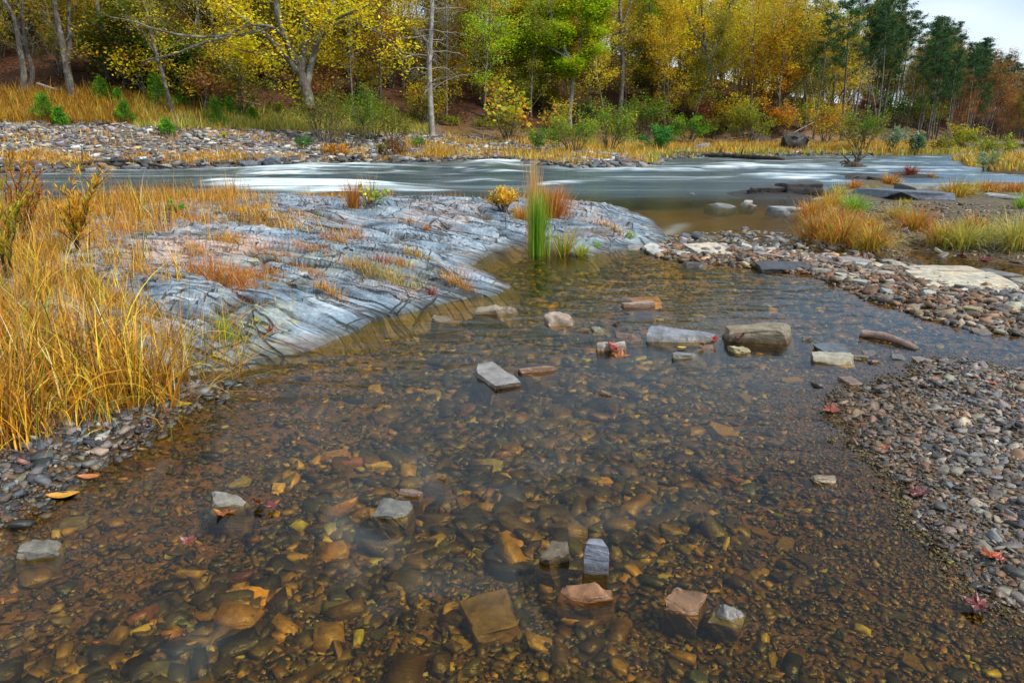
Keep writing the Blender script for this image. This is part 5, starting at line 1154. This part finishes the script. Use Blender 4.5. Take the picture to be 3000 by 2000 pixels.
# willow at the left
WIL = [((0.80, 0.34, 0.02), 6), ((0.82, 0.50, 0.03), 4), ((0.36, 0.10, 0.03), 2), ((0.36, 0.38, 0.03), 2)]
def willow(ub, vb, tipsl, label, seed, pal=WIL):
    b = hit(ub, vb); rg = random.Random(seed); T = Tree(seed, (6, 4, 3)); V = []; Cc = []
    g = np.random.default_rng(seed); A = Acc()
    for (u, v, dy) in tipsl:
        tp = at(u, v, b.y + dy) - b; mid = Vector((tp.x * 0.35, tp.y * 0.4, tp.z * 0.5)); ps = []
        for i in range(9):
            t = i / 8; q = mid * (2 * t * (1 - t)) + tp * t * t; ps.append(q + Vector((rg.gauss(0, .012), rg.gauss(0, .012), 0)) * (1 if 0 < i < 8 else 0))
        T.seg([q[:] for q in ps], [0.009 * (1 - 0.75 * i / 8) for i in range(9)], 0)
        tw = [(ps, tp.normalized())]
        for k in range(7):
            i = rg.randint(2, 7); dd = (ps[i + 1] - ps[i]).normalized() if i < 8 else tp.normalized(); e_ = (dd + Vector((rg.gauss(0, .5), rg.gauss(0, .5), rg.gauss(0.2, .3)))).normalized()
            L = rg.uniform(.12, .28); qs = [ps[i] + e_ * L * j / 4 for j in range(5)]; T.seg([q[:] for q in qs], [.004, .0035, .003, .0025, .002], 1); tw.append((qs, e_))
        for qs, dd in tw:
            st0 = 2 if len(qs) > 6 else 0
            for j in range(st0, len(qs) - 1):
                for _ in range(5):
                    f = rg.random(); q = qs[j].lerp(qs[j + 1], f); V.append(q[:] )
                    Cc.append((dd + Vector((rg.gauss(0, .6), rg.gauss(0, .6), rg.gauss(.15, .4)))).normalized()[:])
    V = np.array(V); n = len(V); D_ = np.array(Cc); azl = np.arctan2(D_[:, 1], D_[:, 0]); ln = np.arccos(np.clip(D_[:, 2], -1, 1))
    Vb, Fb, Cb = blades(V, g.uniform(.05, .10, n), g.uniform(.009, .016, n), azl, ln, g.uniform(0, .9, n), pick(pal, n, .2), 3)
    e = empty('willow_shrub', b); link('stems', T.W.mesh('stems'), M['bark_wet'], e); link('foliage', mesh('foliage', Vb, [Fb], Cb), M['leaf'], e)
    tag(e, label, 'willow')
willow(175, 580, [(236, 385, 0), (222, 400, .2), (150, 430, -.2), (180, 445, .1), (205, 470, -.2), (160, 410, .3), (215, 440, 0), (130, 470, .2)], 'orange-leaved willow shoots in front of the river at the left', 5)
willow(60, 560, [(20, 352, 0), (50, 375, .2), (85, 392, -.1), (8, 400, .2), (-30, 370, 0), (100, 430, .1), (40, 420, -.2), (70, 350, .4)], 'darker orange willow shoots at the left edge of the picture', 6)
willow(20, 640, [(-20, 440, 0), (20, 470, .1), (45, 480, -.1), (-50, 460, .1)], 'green-tinged willow shoots low at the left edge', 7, [((0.34, 0.36, 0.03), 4), ((0.6, 0.36, 0.03), 3)])

# ---- the trees that stand out
def hero(base, limbs, y, seed, label, name, pal, cfgk, per, spread, ls, bark='bark', flat=0.5, top=None, aspect=0.6, cat='tree'):
    """limbs: list of (points [(u, v, dy)], r0, r1, kids, kid length, leafy)"""
    T = Tree(seed); rg = random.Random(seed)
    b = hit(*base) if y is None else Vector((at(base[0], base[1], y).x, y, 0))
    b.z = gz(b.x, b.y); sc = (b.y * ct) / F
    for (pts, r0, r1, kids, kl, leaf) in limbs:
        ps = [at(u, v, b.y + dy) - b for (u, v, dy) in pts]
        out = []; n = len(ps)
        for i in range(n - 1):                       # Catmull-Rom
            p0 = ps[max(i - 1, 0)]; p1 = ps[i]; p2 = ps[i + 1]; p3 = ps[min(i + 2, n - 1)]
            for j in range(5):
                t = j / 5; out.append(0.5 * ((2 * p1) + (p2 - p0) * t + (2 * p0 - 5 * p1 + 4 * p2 - p3) * t * t + (3 * p1 - p0 - 3 * p2 + p3) * t ** 3))
        out.append(ps[-1]); m = len(out)
        rr_ = [r0 + (r1 - r0) * i / (m - 1) for i in range(m)]
        T.seg([q[:] for q in out], rr_, 0)
        dirs = [(out[min(i + 1, m - 1)] - out[max(i - 1, 0)]).normalized() for i in range(m)]
        c1 = dict(kids=kids, t0=cfgk.get('t0', 0.15), ang=cfgk.get('ang', 50), kl=kl, kt=0.3, kr=0.014)
        c2 = dict(n=6, w=0.2, up=cfgk.get('up', 0.0), kids=5, t0=.25, ang=45, kl=kl * 0.4, kr=0.012, tap=.3)
        c3 = dict(n=3, w=0.25, up=cfgk.get('up', 0.0), kids=0 if leaf else 3, t0=.2, ang=40, kl=kl * .2, kr=.012, leaf=3 if leaf else 0)
        c4 = dict(n=2, w=0.25)
        T.kids(out, dirs, rr_, 1, 0, [c1, c2, c3] + ([] if leaf else [c4]))
    e = empty(name, b); link('trunk', T.W.mesh('trunk'), M[bark], e)
    if T.tips: link('crown', T.leaves(int(per * 2.4), spread * 1.15, ls * 1.15, pal, aspect=aspect, flatness=flat, seed=seed), M['leaf'], e)
    return tag(e, label, cat)
LY = True
hero((706, 218), [([(712, 250, 0), (708, 222, 0), (700, 195, 0), (690, 165, 0), (675, 130, -.3), (655, 90, -.5), (640, 45, -.8), (630, -30, -1), (620, -90, -1)], .36, .13, 7, 3.0, True),
                  ([(690, 165, 0), (694, 130, .3), (700, 90, .6), (707, 50, .8), (714, 0, 1), (722, -90, 1)], .30, .12, 7, 3.0, True),
                  ([(704, 200, 0), (714, 150, .4), (728, 95, .8), (748, 45, 1.2), (768, 0, 1.6), (800, -70, 2)], .26, .10, 7, 3.0, True),
                  ([(690, 172, 0), (664, 140, -.6), (640, 112, -1), (617, 87, -1.4), (585, 60, -1.8), (548, 35, -2.4), (513, 4, -3), (480, -40, -3.5)], .20, .07, 7, 2.4, True),
                  ([(660, 98, -.5), (633, 67, -1.5), (600, 58, -2.2), (567, 60, -2.8), (540, 72, -3.2), (510, 82, -3.6), (470, 85, -4), (433, 83, -4.4), (400, 78, -4.8), (367, 70, -5), (340, 62, -5.2), (317, 53, -5.3), (280, 44, -5.4), (252, 40, -5.5)], .10, .03, 12, 1.5, False),
                  ([(620, 62, -1.8), (560, 80, -2.6), (500, 90, -3.0), (450, 105, -3.6), (400, 125, -4), (360, 133, -4.2), (330, 140, -4.3)], .10, .03, 7, 1.2, False),
                  ([(655, 150, -.5), (620, 130, -1), (580, 122, -1.5), (545, 112, -2)], .08, .03, 5, 1.4, True),
                  ([(725, 105, .6), (760, 62, .9), (800, 50, 1.4), (850, 66, 1.8), (890, 90, 2), (910, 120, 2.1)], .12, .03, 7, 2.0, True),
                  ([(732, 90, .7), (765, 50, .4), (810, 28, 0), (850, 10, 0)], .12, .06, 5, 2.0, True)], 47, 3, 'big dark forked tree with long bare limbs reaching left over the bank', 'forked_tree', YEL, dict(t0=.15, up=0.0), 4.2, .4, .17, bark='bark')
hero((993, 312), [([(993, 314, 0), (990, 260, 0), (987, 200, 0), (986, 140, 0), (990, 80, 0), (992, 30, 0), (993, -60, 0)], .24, .13, 40, 3.4, False)], None, 8, 'straight pale grey tree with thin bare drooping limbs on the shingle', 'bare_straight_tree', YEL, dict(t0=.3, ang=78, up=-0.06), 1, .3, .15, bark='bark_pale')
hero((1312, 296), [([(1310, 296, 0), (1308, 260, 0), (1313, 220, 0), (1316, 170, 0), (1305, 130, 0), (1285, 90, 0), (1268, 40, 0), (1262, 0, 0)], .23, .10, 16, 3.0, True), ([(1316, 170, 0), (1330, 120, .4), (1340, 60, .6), (1345, 0, 1)], .14, .07, 12, 3.0, True),
                   ([(1306, 135, 0), (1262, 110, -.5), (1215, 100, -1), (1175, 90, -1.4)], .10, .04, 8, 1.8, True)], None, 13, 'yellow-green tree with layered foliage and slim pale trunk', 'lime_green_tree', YGN, dict(t0=.35, ang=65, up=-.02), 38, .36, .17, bark='bark_pale', flat=1.2)
hero((1250, 280), [([(1250, 290, 3), (1245, 220, 3), (1235, 140, 3), (1225, 60, 3), (1222, -40, 3)], .18, .08, 26, 3.2, True)], None, 14, 'fuller green and yellow tree behind the lime green one', 'lime_green_tree', YGN, dict(t0=.25, ang=70, up=-.02), 28, .4, .18, flat=1.2)
hero((1422, 296), [([(1421, 298, 0), (1426, 230, 0), (1430, 150, 0), (1427, 80, 0), (1424, 20, 0), (1424, -60, 0)], .27, .14, 10, 2.2, True), ([(1428, 60, 0), (1440, 30, .2), (1452, 0, .4), (1465, -40, .6)], .11, .07, 5, 1.8, True)], None, 15, 'tall dark brown trunk with few branches beside the green trees', 'tall_trunk_tree', MUS, dict(t0=.5, ang=50, up=0.02), 4, .35, .15)
hero((1500, 262), [([(1498, 262, 2), (1497, 200, 2), (1496, 120, 2), (1494, 50, 2), (1492, -40, 2)], .16, .07, 30, 3.4, True)], None, 16, 'deep green layered tree between two tall trunks', 'green_layered_tree', LGN, dict(t0=.2, ang=75, up=-.02), 12, .4, .18, flat=1.2)
hero((1650, 292), [([(1650, 294, 0), (1648, 260, 0), (1640, 225, 0), (1632, 185, 0), (1628, 150, 0), (1622, 115, 0), (1616, 70, 0), (1612, 20, 0), (1608, -40, 0)], .26, .10, 12, 3.2, True), ([(1632, 175, 0), (1650, 155, .4), (1680, 135, .8), (1710, 110, 1.2), (1740, 80, 1.5)], .12, .05, 7, 2.2, True),
                   ([(1626, 140, 0), (1640, 100, .3), (1660, 50, .6), (1685, 0, 1), (1700, -40, 1)], .14, .06, 10, 2.6, True), ([(1626, 150, 0), (1605, 130, -.4), (1580, 115, -.8), (1550, 110, -1)], .09, .04, 6, 2.0, True), ([(1622, 110, 0), (1595, 75, -.5), (1575, 30, -1), (1560, -20, -1)], .13, .06, 9, 2.5, True)],
     None, 17, 'fork-limbed tree with airy yellow leaves and curved grey trunk', 'airy_yellow_tree', YEL, dict(t0=.2, ang=45, up=0.04), 7, .4, .16)
hero((1735, 290), [([(1736, 290, 0), (1742, 240, 0), (1755, 200, 0), (1765, 150, 0), (1770, 90, 0)], .15, .05, 16, 2.6, True), ([(1740, 250, 0), (1775, 215, .5), (1800, 195, 1), (1815, 170, 1)], .08, .04, 8, 2.0, True)], None, 18, 'glowing orange and yellow small tree right of the airy yellow one', 'orange_tree', ORA + YEL, dict(t0=.15, ang=55, up=0.02), 9, .36, .17)
hero((2010, 262), [([(2010, 262, 4), (2016, 180, 4), (2024, 100, 4), (2030, 20, 4)], .25, .06, 46, 4.4, True)], None, 19, 'large green tree with drooping sprays above the bluff thicket', 'large_green_tree', LGN + OLG, dict(t0=.12, ang=70, up=-.03), 12, .55, .26, flat=1.0)
hero((1958, 262), [([(1955, 270, 0), (1965, 200, 0), (1970, 130, 0), (1976, 50, 0), (1980, 0, 0)], .17, .05, 24, 4.2, False)], None, 20, 'pale leafless tree with spreading twigs left of the large green one', 'pale_bare_tree', YEL, dict(t0=.2, ang=40, up=0.03), 1, .3, .15, bark='bark_pale')
hero((1925, 270), [([(1926, 268, 0), (1945, 235, 0), (1968, 205, 0), (1990, 170, 0), (2020, 130, 0)], .14, .05, 14, 3.4, False)], None, 21, 'pale leafless tree leaning right over the thicket', 'pale_bare_tree', YEL, dict(t0=.2, ang=40, up=0.05), 1, .3, .15, bark='bark_pale')
hero((290, 238), [([(292, 245, 2), (285, 190, 2), (300, 120, 2), (310, 60, 2)], .14, .05, 30, 3.6, True)], None, 22, 'wide olive-green tree behind the young pines', 'olive_tree', OLG + LGN, dict(t0=.15, ang=72, up=-.02), 11, .4, .18, flat=1.2)
hero((400, 240), [([(405, 245, 1), (400, 205, 1), (385, 150, 1), (380, 120, 1)], .13, .05, 24, 2.8, True)], None, 23, 'deep green low tree behind the tallest young pine', 'green_low_tree', LGN + DGN, dict(t0=.2, ang=72, up=-.02), 12, .4, .18, flat=1.2)
hero((52, 222), [([(52, 224, 0), (55, 170, 0), (45, 110, 0), (35, 50, 0), (10, 0, 0), (0, -40, 0)], .20, .10, 14, 3.0, False), ([(60, 222, .4), (75, 170, .5), (60, 110, .5), (52, 40, .5), (50, -40, .6)], .17, .09, 12, 2.6, False)], None, 24, 'grey twin-stemmed bare tree at the far left wood edge', 'bare_twin_tree', YEL, dict(t0=.3, ang=50, up=0.02), 1, .3, .15)
hero((165, 226), [([(165, 230, 0), (158, 180, 0), (145, 110, 0), (130, 40, 0), (120, -40, 0)], .26, .15, 12, 3.0, True), ([(152, 170, 0), (160, 100, .4), (158, 30, .6), (160, -40, .8)], .17, .10, 9, 2.6, True)], None, 25, 'thick dark ivy-brown trunk splitting low at the left wood edge', 'dark_forked_tree', MUS, dict(t0=.4, ang=50, up=0.02), 4, .35, .16)
# tall pines on the bluff, leaning
for i, (ub, vb, ut, vt) in enumerate([(2118, 236, 2150, 45), (2128, 244, 2168, 62), (2142, 250, 2185, 70), (2160, 262, 2200, 88), (2172, 270, 2222, 98), (2185, 282, 2245, 112), (2200, 292, 2262, 128), (2216, 300, 2280, 140), (2236, 312, 2300, 156), (2105, 228, 2130, 50), (2150, 256, 2176, 90), (2208, 296, 2240, 150)]):
    b = hit(ub, vb, terrain); tp = at(ut, vt, b.y + 1); d = tp - b; H_ = d.length
    e = tree_obj('pine_tree', PR['pine'][i % 3], b, 0, H_ / 19.0, 'tall slim pine leaning on the eroded bluff', 'pine', 'leaning pines along the bluff', 'bark_pale')
    e.rotation_mode = 'QUATERNION'; e.rotation_quaternion = d.to_track_quat('Z', 'Y')
for i, (ub, vb, ut, vt) in enumerate([(2282, 322, 2330, 212), (2300, 322, 2336, 240), (2322, 326, 2348, 225), (2268, 318, 2276, 200), (2330, 322, 2362, 235)]):
    b = hit(ub, vb, terrain); tp = at(ut, vt, b.y + 1); d = tp - b
    e = tree_obj('bare_tree', PR['bare'][i % 2], b, 0, d.length / 15, 'whitish leafless trunk leaning right near the river bend', 'tree', 'leaning bare trunks near the river bend', 'bark_pale')
    e.rotation_mode = 'QUATERNION'; e.rotation_quaternion = d.to_track_quat('Z', 'Y')
# the far wooded ridge at the river bend
kk = 0; tries = 0; pl2 = []
while kk < 125 and tries < 6000:
    tries += 1; u = rw.uniform(2085, 2520); y = rw.uniform(92, 165); x = (u - 1176) / F * y; d = far_d(x, y)
    if d < 5 or d > 34 or any((x - a) ** 2 + (y - b) ** 2 < 9 for a, b in pl2): continue
    pl2.append((x, y)); kk += 1
    z = float(terrain(np.array([x]), np.array([y]))[0]); vt = np.interp(u, [2085, 2200, 2352, 2520], [62, 108, 160, 175]) + rw.uniform(0, 70)
    H_ = at(u, vt, y).z - z; ky = rw.choices(['rus', 'pine', 'ora', 'olg', 'bare'], [6, 2.5, 1.5, 1.5, 1])[0]
    if u < 2250 and d < 16: ky = 'pine' if rw.random() < .6 else 'rus'
    nm, lb = DESC[ky]; lb = lb.replace('in the wood across the river', 'on the far ridge by the river bend')
    tree_obj(nm, rw.choice(PR[ky]), (x, y, z), rw.uniform(0, 6.28), max(H_, 5) / {'pine': 19}.get(ky, 15), lb, 'tree', lb.replace(' tree on', ' trees on').replace('pine on', 'pines on'))
# understorey saplings in the wood
US = [shrub_mesh(600 + k, p, 3.0, 3.4, 7, 1100, .16) for k, p in enumerate([MUS, YEL, OLG, RUS, YEL + OLG])]
k = 0; tries = 0
while k < 200 and tries < 5000:
    tries += 1; y = rw.uniform(48, 120); u = rw.uniform(-60, 2400) if k < 110 else rw.uniform(-60, 1150); x = (u - 1176) / F * y; d = far_d(x, y)
    if d < 12.5 or d > 38: continue
    k += 1; j = rw.choice([0, 1, 2, 3, 4]) if u < 1900 else 3
    e = empty('understorey_shrub', (x, y, float(terrain(np.array([x]), np.array([y]))[0])), rw.uniform(0, 6.28)); s = rw.uniform(.6, 1.2); e.scale = (s, s, s)
    link('stems', US[j][0], M['bark'], e); link('foliage', US[j][1], M['leaf'], e)
    tag(e, ['mustard-leaved undergrowth bush among the trunks', 'yellow undergrowth bush among the trunks', 'olive undergrowth bush among the trunks', 'rusty undergrowth bush among the trunks', 'mixed yellow and olive undergrowth bush among the trunks'][j], 'undergrowth bush', 'undergrowth bushes of kind %s' % ['mustard', 'yellow', 'olive', 'rusty', 'mixed'][j])
# leaf litter on the slope
n = 60000; y = rng.uniform(42, 120, n); x = (rng.uniform(-100, 2450, n) - 1176) / F * y; d = sdf(x, y, L_FAR); kx = (d > 9) & (d < 40); x, y = x[kx], y[kx]
me = leafmesh(np.stack([x, y, terrain(x, y) + 0.03], 1), 0.22, RUS + [((0.35, 0.2, 0.1), 3)], .7, 1.5, np.random.default_rng(2), 'leaf_litter')
tag(link('leaf_litter', me, M['leaf']), 'red-brown fallen leaves over the woodland slope', 'fallen leaves', kind='stuff')

# ---------------------------------------------------------------- driftwood, logs and fallen leaves
def log_obj(name, pts, r0, r1, label, cat='log', mat='bark_wet', stubs=0, seed=1, parts='branch'):
    """pts: world points"""
    rg = random.Random(seed); b = pts[0].copy(); ps = [p - b for p in pts]; n = len(ps); out = []
    for i in range(n - 1):
        p0 = ps[max(i - 1, 0)]; p1 = ps[i]; p2 = ps[i + 1]; p3 = ps[min(i + 2, n - 1)]
        for j in range(6):
            t = j / 6; out.append(0.5 * ((2 * p1) + (p2 - p0) * t + (2 * p0 - 5 * p1 + 4 * p2 - p3) * t * t + (3 * p1 - p0 - 3 * p2 + p3) * t ** 3))
    out.append(ps[-1]); m = len(out)
    rr_ = [(r0 + (r1 - r0) * i / (m - 1)) * rg.uniform(.88, 1.1) for i in range(m)]
    V, Fq = tube([q[:] for q in out], rr_, 10)
    caps = [np.arange(10)[::-1].reshape(1, 10), (np.arange(10) + (m - 1) * 10).reshape(1, 10)]
    o = link(name, mesh(name, V, [Fq] + caps, np.zeros((len(V), 3))), M[mat], loc=b)
    for k in range(stubs):
        i = rg.randint(2, m - 2); q = out[i]; dd = Vector((rg.gauss(0, 1), rg.gauss(0, 1), abs(rg.gauss(.6, .5)))).normalized(); L = r0 * rg.uniform(3, 9)
        V, Fq = tube([(q + dd * L * j / 3 + Vector((0, 0, .1 * L * (j / 3) ** 2)))[:] for j in range(4)], [rr_[i] * .4, rr_[i] * .3, rr_[i] * .2, rr_[i] * .08], 5)
        link('branch', mesh('branch', V, [Fq], np.zeros((len(V), 3))), M[mat], o)
    return tag(o, label, cat)
def gp(u, v, dz=0.0):
    b = hit(u, v); b.z += dz; return b
log_obj('fallen_log', [gp(1500, 357, .12), gp(1580, 358.5, .16), gp(1660, 362, .16), gp(1740, 366, .14), gp(1800, 368, .08)], .20, .13, 'long dark wet log lying in the water along the far shore', stubs=3)
log_obj('fallen_branch', [gp(100, 396, .05), gp(190, 384, .12), gp(280, 380, .22), gp(340, 385, .15), gp(395, 388, .03)], .10, .04, 'thin dark branch arched along the far water edge at the left', 'branch', stubs=3, seed=3)
log_obj('driftwood', [Vector((*P(1975, 770, 0), .012)), Vector((*P(2020, 777, 0), .02)), Vector((*P(2062, 788, 0), .018)), Vector((*P(2104, 801, 0), 0.0))], .035, .022, 'pinkish-brown driftwood stick lying in the shallows of the right-hand pool', 'driftwood', 'driftwood', 0, 4)
log_obj('fallen_log', [gp(2110, 248, .3), gp(2160, 275, .3), gp(2210, 305, .3), gp(2250, 330, .3)], .25, .18, 'thin fallen trunk running down the bluff under the pines', stubs=2, seed=5, mat='bark')
log_obj('fallen_log', [gp(2205, 344, .3), gp(2260, 341, .5), gp(2330, 338, .5), gp(2400, 338, .4)], .35, .25, 'heap-like grey trunk stranded at the river bend', stubs=5, seed=6, mat='bark')
log_obj('fallen_branch', [gp(1820, 318, .5), gp(1860, 308, 1.0), gp(1900, 300, 1.5), gp(1950, 296, 1.9)], .06, .02, 'whitish bare fallen branch behind the biggest boulder', 'branch', stubs=9, seed=7, mat='bark_pale')
log_obj('fallen_branch', [gp(1690, 322, .3), gp(1730, 318, .6), gp(1790, 312, .9), gp(1815, 316, .8)], .12, .06, 'dark fallen limb resting over the brown boulders', 'branch', stubs=3, seed=8)
log_obj('fallen_branch', [gp(88, 205, .3), gp(115, 212, .25), gp(140, 216, .2)], .10, .05, 'pale crooked branch on the dark wood floor at the left', 'branch', stubs=2, seed=9, mat='bark_pale')
log_obj('fallen_branch', [gp(485, 222, .2), gp(540, 236, .2), gp(600, 248, .2)], .08, .04, 'grey fallen branch on the red leaf slope', 'branch', stubs=2, seed=10, mat='bark_pale')
# driftwood stump in the rapids
b = hit(1962, 386); dep = b.y * ct + CAMH * st; k = dep / F
e = empty('driftwood_stump', b)
T = Tree(5, (8,))
V, Fq = tube([(-22 * k, 0, 2 * k), (-8 * k, 0, 7 * k), (6 * k, 0, 6 * k), (34 * k, 0, -1 * k)], [4 * k, 8 * k, 7 * k, 2.5 * k], 9); link('bole', mesh('bole', V, [Fq], np.zeros((len(V), 3))), M['bark_wet'], e)
for (pts) in [[(-4, 4), (-14, 16), (-26, 26), (-30, 30)], [(-2, 8), (2, 22), (-8, 34), (-12, 42)], [(0, 8), (6, 22), (8, 32), (4, 44)], [(4, 8), (12, 20), (22, 27), (26, 30)], [(-10, 5), (-20, 10), (-30, 8), (-28, 3)], [(-8, 8), (-24, 16), (-34, 12)], [(8, 20), (12, 30), (10, 38)], [(-12, 4), (-26, 1), (-32, -2)]]:
    V, Fq = tube([(a * k, (i % 2) * 2 * k, c * k) for i, (a, c) in enumerate(pts)], [max(.8, 3 - 0.7 * i) * k for i in range(len(pts))], 6)
    link('root', mesh('root', V, [Fq], np.zeros((len(V), 3))), M['bark_wet'], e)
tag(e, 'dead tree stump with upturned roots standing in the rapids', 'driftwood stump')

ST = []
for k_, (a, r) in enumerate([(-90, .10), (-78, .30), (-58, .62), (-42, .55), (-30, .72), (-18, .50), (-4, .52), (12, .92), (24, .60), (34, .62), (48, .48), (66, .66), (78, .72), (90, 1.0)]): ST.append((a, r))
full = ST + [(180 - a, r) for a, r in ST[-2:0:-1]]
def maple(u, v, px, colr, label, z=None, tilt=0.25, name='maple_leaf'):
    b = hit(u, v) if z is None else Vector((*P(u, v, z), z))
    dep = b.y * ct + (CAMH - b.z) * st; s = px / F * dep / 2.8; rg = random.Random(int(u * 3 + v)); bm = bmesh.new()
    rings = []
    for q in (0.0, 0.5, 1.0):
        if q == 0: rings.append([bm.verts.new((0, 0, 0.0))]); continue
        ring = []
        for (a, r) in full:
            rr_ = (r if q == 1 else min(r, .5) * .6 + .05) * (1 if q == 1 else .9); x_, y_ = math.cos(R(a)) * rr_, math.sin(R(a)) * rr_
            ring.append(bm.verts.new((x_, y_, 0.34 * (x_ * x_) * rg.uniform(.3, 1.7) + 0.26 * y_ * y_ + rg.gauss(0, .06))))
        rings.append(ring)
    n = len(full)
    for i in range(n):
        j = (i + 1) % n
        bm.faces.new((rings[0][0], rings[1][i], rings[1][j])); bm.faces.new((rings[1][i], rings[2][i], rings[2][j], rings[1][j]))
    st0 = bm.verts.new((0, -.1, 0.02)); st1 = bm.verts.new((0.03, -.1, 0.02)); st2 = bm.verts.new((0.14, -.85, .12)); st3 = bm.verts.new((0.11, -.85, .12)); bm.faces.new((st0, st1, st2, st3))
    bmesh.ops.scale(bm, vec=(s, s, s), verts=bm.verts[:])
    me = bpy.data.meshes.new(name); bm.to_mesh(me); bm.free()
    o = link(name, me, M['dead_leaf'], loc=b + Vector((0, 0, 0.012))); o.rotation_euler = (rg.uniform(-tilt, tilt) + .1, rg.uniform(-tilt, tilt), rg.uniform(0, 6.28)); o.color = (*[q * .5 for q in colr], 1)
    return tag(o, label, 'leaf')
t = NT('dead_leaf'); oi = t.n('ShaderNodeObjectInfo').outputs['Color']; nn_ = t.noise(t.n('ShaderNodeTexCoord').outputs['Object'], 60, 4, .6)
cc_ = t.mixc(.7, oi, t.ramp(nn_, [(.3, .5), (.7, 1.5)]), 'MULTIPLY')
M['dead_leaf'] = t.done(t.n('ShaderNodeBsdfPrincipled', {'Base Color': cc_, 'Roughness': .35, 'Normal': t.bump(nn_, .4, .01)}))
REDL = (0.42, 0.03, 0.02); ORL = (0.62, 0.12, 0.015); BRL = (0.26, 0.10, 0.05); WINE = (0.22, 0.04, 0.04)
for q in [(590, 1158, 52, ORL, 'bright red-orange maple leaf standing against the smooth grey stone', .01, .9), (625, 1168, 60, WINE, 'wine-red maple leaf floating right of the bright orange one', .004, .1), (520, 1185, 95, (0.55, 0.2, 0.05), 'large orange-brown sunken leaf under the smooth grey stone', -.02, .1),
          (435, 1250, 70, (0.34, .10, .10), 'purplish sunken leaf left of the near bed', -.015, .2), (2105, 1138, 85, WINE, 'big wine-red leaf at the water edge of the near gravel', .015, .25), (2275, 1282, 95, ORL, 'wide bright orange-red leaf on wet gravel', .03, .25), (2296, 1290, 50, (0.6, 0.05, 0.02), 'glossy red curled leaf on top of the wide orange one', .05, .5),
          (2245, 1395, 110, WINE, 'dark purple-brown leaf at the bottom right shore', .01, .15), (2030, 1035, 44, (0.6, .16, .06), 'small orange leaf beside a white pebble', None, .5), (1410, 800, 60, REDL, 'wet red leaf draped on the cream and pink stone', .02, .5), (1425, 822, 70, (0.5, .16, .05), 'orange sunken leaf below the cream and pink stone', -.015, .15),
          (1642, 782, 32, (0.6, .06, .04), 'red leaf caught between the long grey rock and the block', .03, .8), (1612, 795, 28, (0.55, .13, .08), 'pinkish leaf left of the one caught by the block', .015, .7), (1700, 772, 44, WINE, 'dark red leaf clinging to the face of the biggest block', .045, .9), (2010, 606, 60, REDL, 'row of crimson wet leaves behind the humped tan stone', None, .5),
          (1985, 602, 56, WINE, 'dark red leaf at the back of the bar', None, .4), (2060, 602, 40, (0.62, .08, .02), 'upright red-orange leaf right of the humped tan stone', None, 1.0), (1935, 600, 40, REDL, 'small red leaf left on the bar', None, .5), (1930, 552, 44, WINE, 'red leaf in the narrow channel', .01, .4),
          (2260, 600, 50, WINE, 'dark leaf on the island shore', None, .6), (2285, 648, 60, BRL, 'brown leaf cluster beside the grey slab', None, .6), (2190, 575, 60, BRL, 'brown curled leaves at the foot of the sedge', None, .8), (2210, 590, 50, (0.5, .14, .03), 'rusty leaf below the brown curled ones', None, .8), (2160, 455, 30, REDL, 'red leaf scrap on the island', None, .5),
          (1905, 945, 80, (0.45, .10, .05), 'long torn red-brown leaf at the tip of the near gravel bank', .01, .3), (250, 985, 80, (0.42, .08, .06), 'red leaf in the water under the golden grass', .01, .3), (2275, 890, 60, (.45, .13, .07), 'thin reddish leaf on the back of the near bank', None, .3)]:
    maple(q[0], q[1], q[2], q[3], q[4], z=q[5], tilt=q[6])
def oval_leaf(u, v, px, colr, label, ang=0.3):
    px *= .75; b = Vector((*P(u, v, .008), .008)); dep = b.y * ct + CAMH * st; L = px / F * dep; bm = bmesh.new(); n = 10; rows = []
    for i in range(n + 1):
        t_ = i / n; w_ = .2 * L * math.sin(math.pi * min(1, t_ * .97 + .02)) ** .8; x_ = (t_ - .5) * L
        rows.append([bm.verts.new((x_, s_ * w_, .25 * L * (t_ - .5) ** 2 + .05 * L * abs(s_))) for s_ in (-1, -.5, 0, .5, 1)])
    for i in range(n):
        for j in range(4): bm.faces.new((rows[i][j], rows[i + 1][j], rows[i + 1][j + 1], rows[i][j + 1]))
    me = bpy.data.meshes.new('oval_leaf'); bm.to_mesh(me); bm.free(); o = link('oval_leaf', me, M['dead_leaf'], loc=b); o.rotation_euler = (.1, .05, ang); o.color = (*[q * .6 for q in colr], 1)
    return tag(o, label, 'leaf')
oval_leaf(145, 1138, 90, (0.75, 0.36, 0.04), 'orange-yellow long leaf floating off the dark gravel', .3)
oval_leaf(205, 1095, 64, (0.62, 0.20, 0.06), 'orange-red oval leaf at the edge of the dark gravel', .15)
oval_leaf(415, 930, 70, (0.70, 0.55, 0.05), 'yellow leaf on the water under the grass tips', .1)
oval_leaf(1566, 798, 30, (0.75, 0.55, 0.05), 'small yellow leaf in front of the long grey rock', .1)
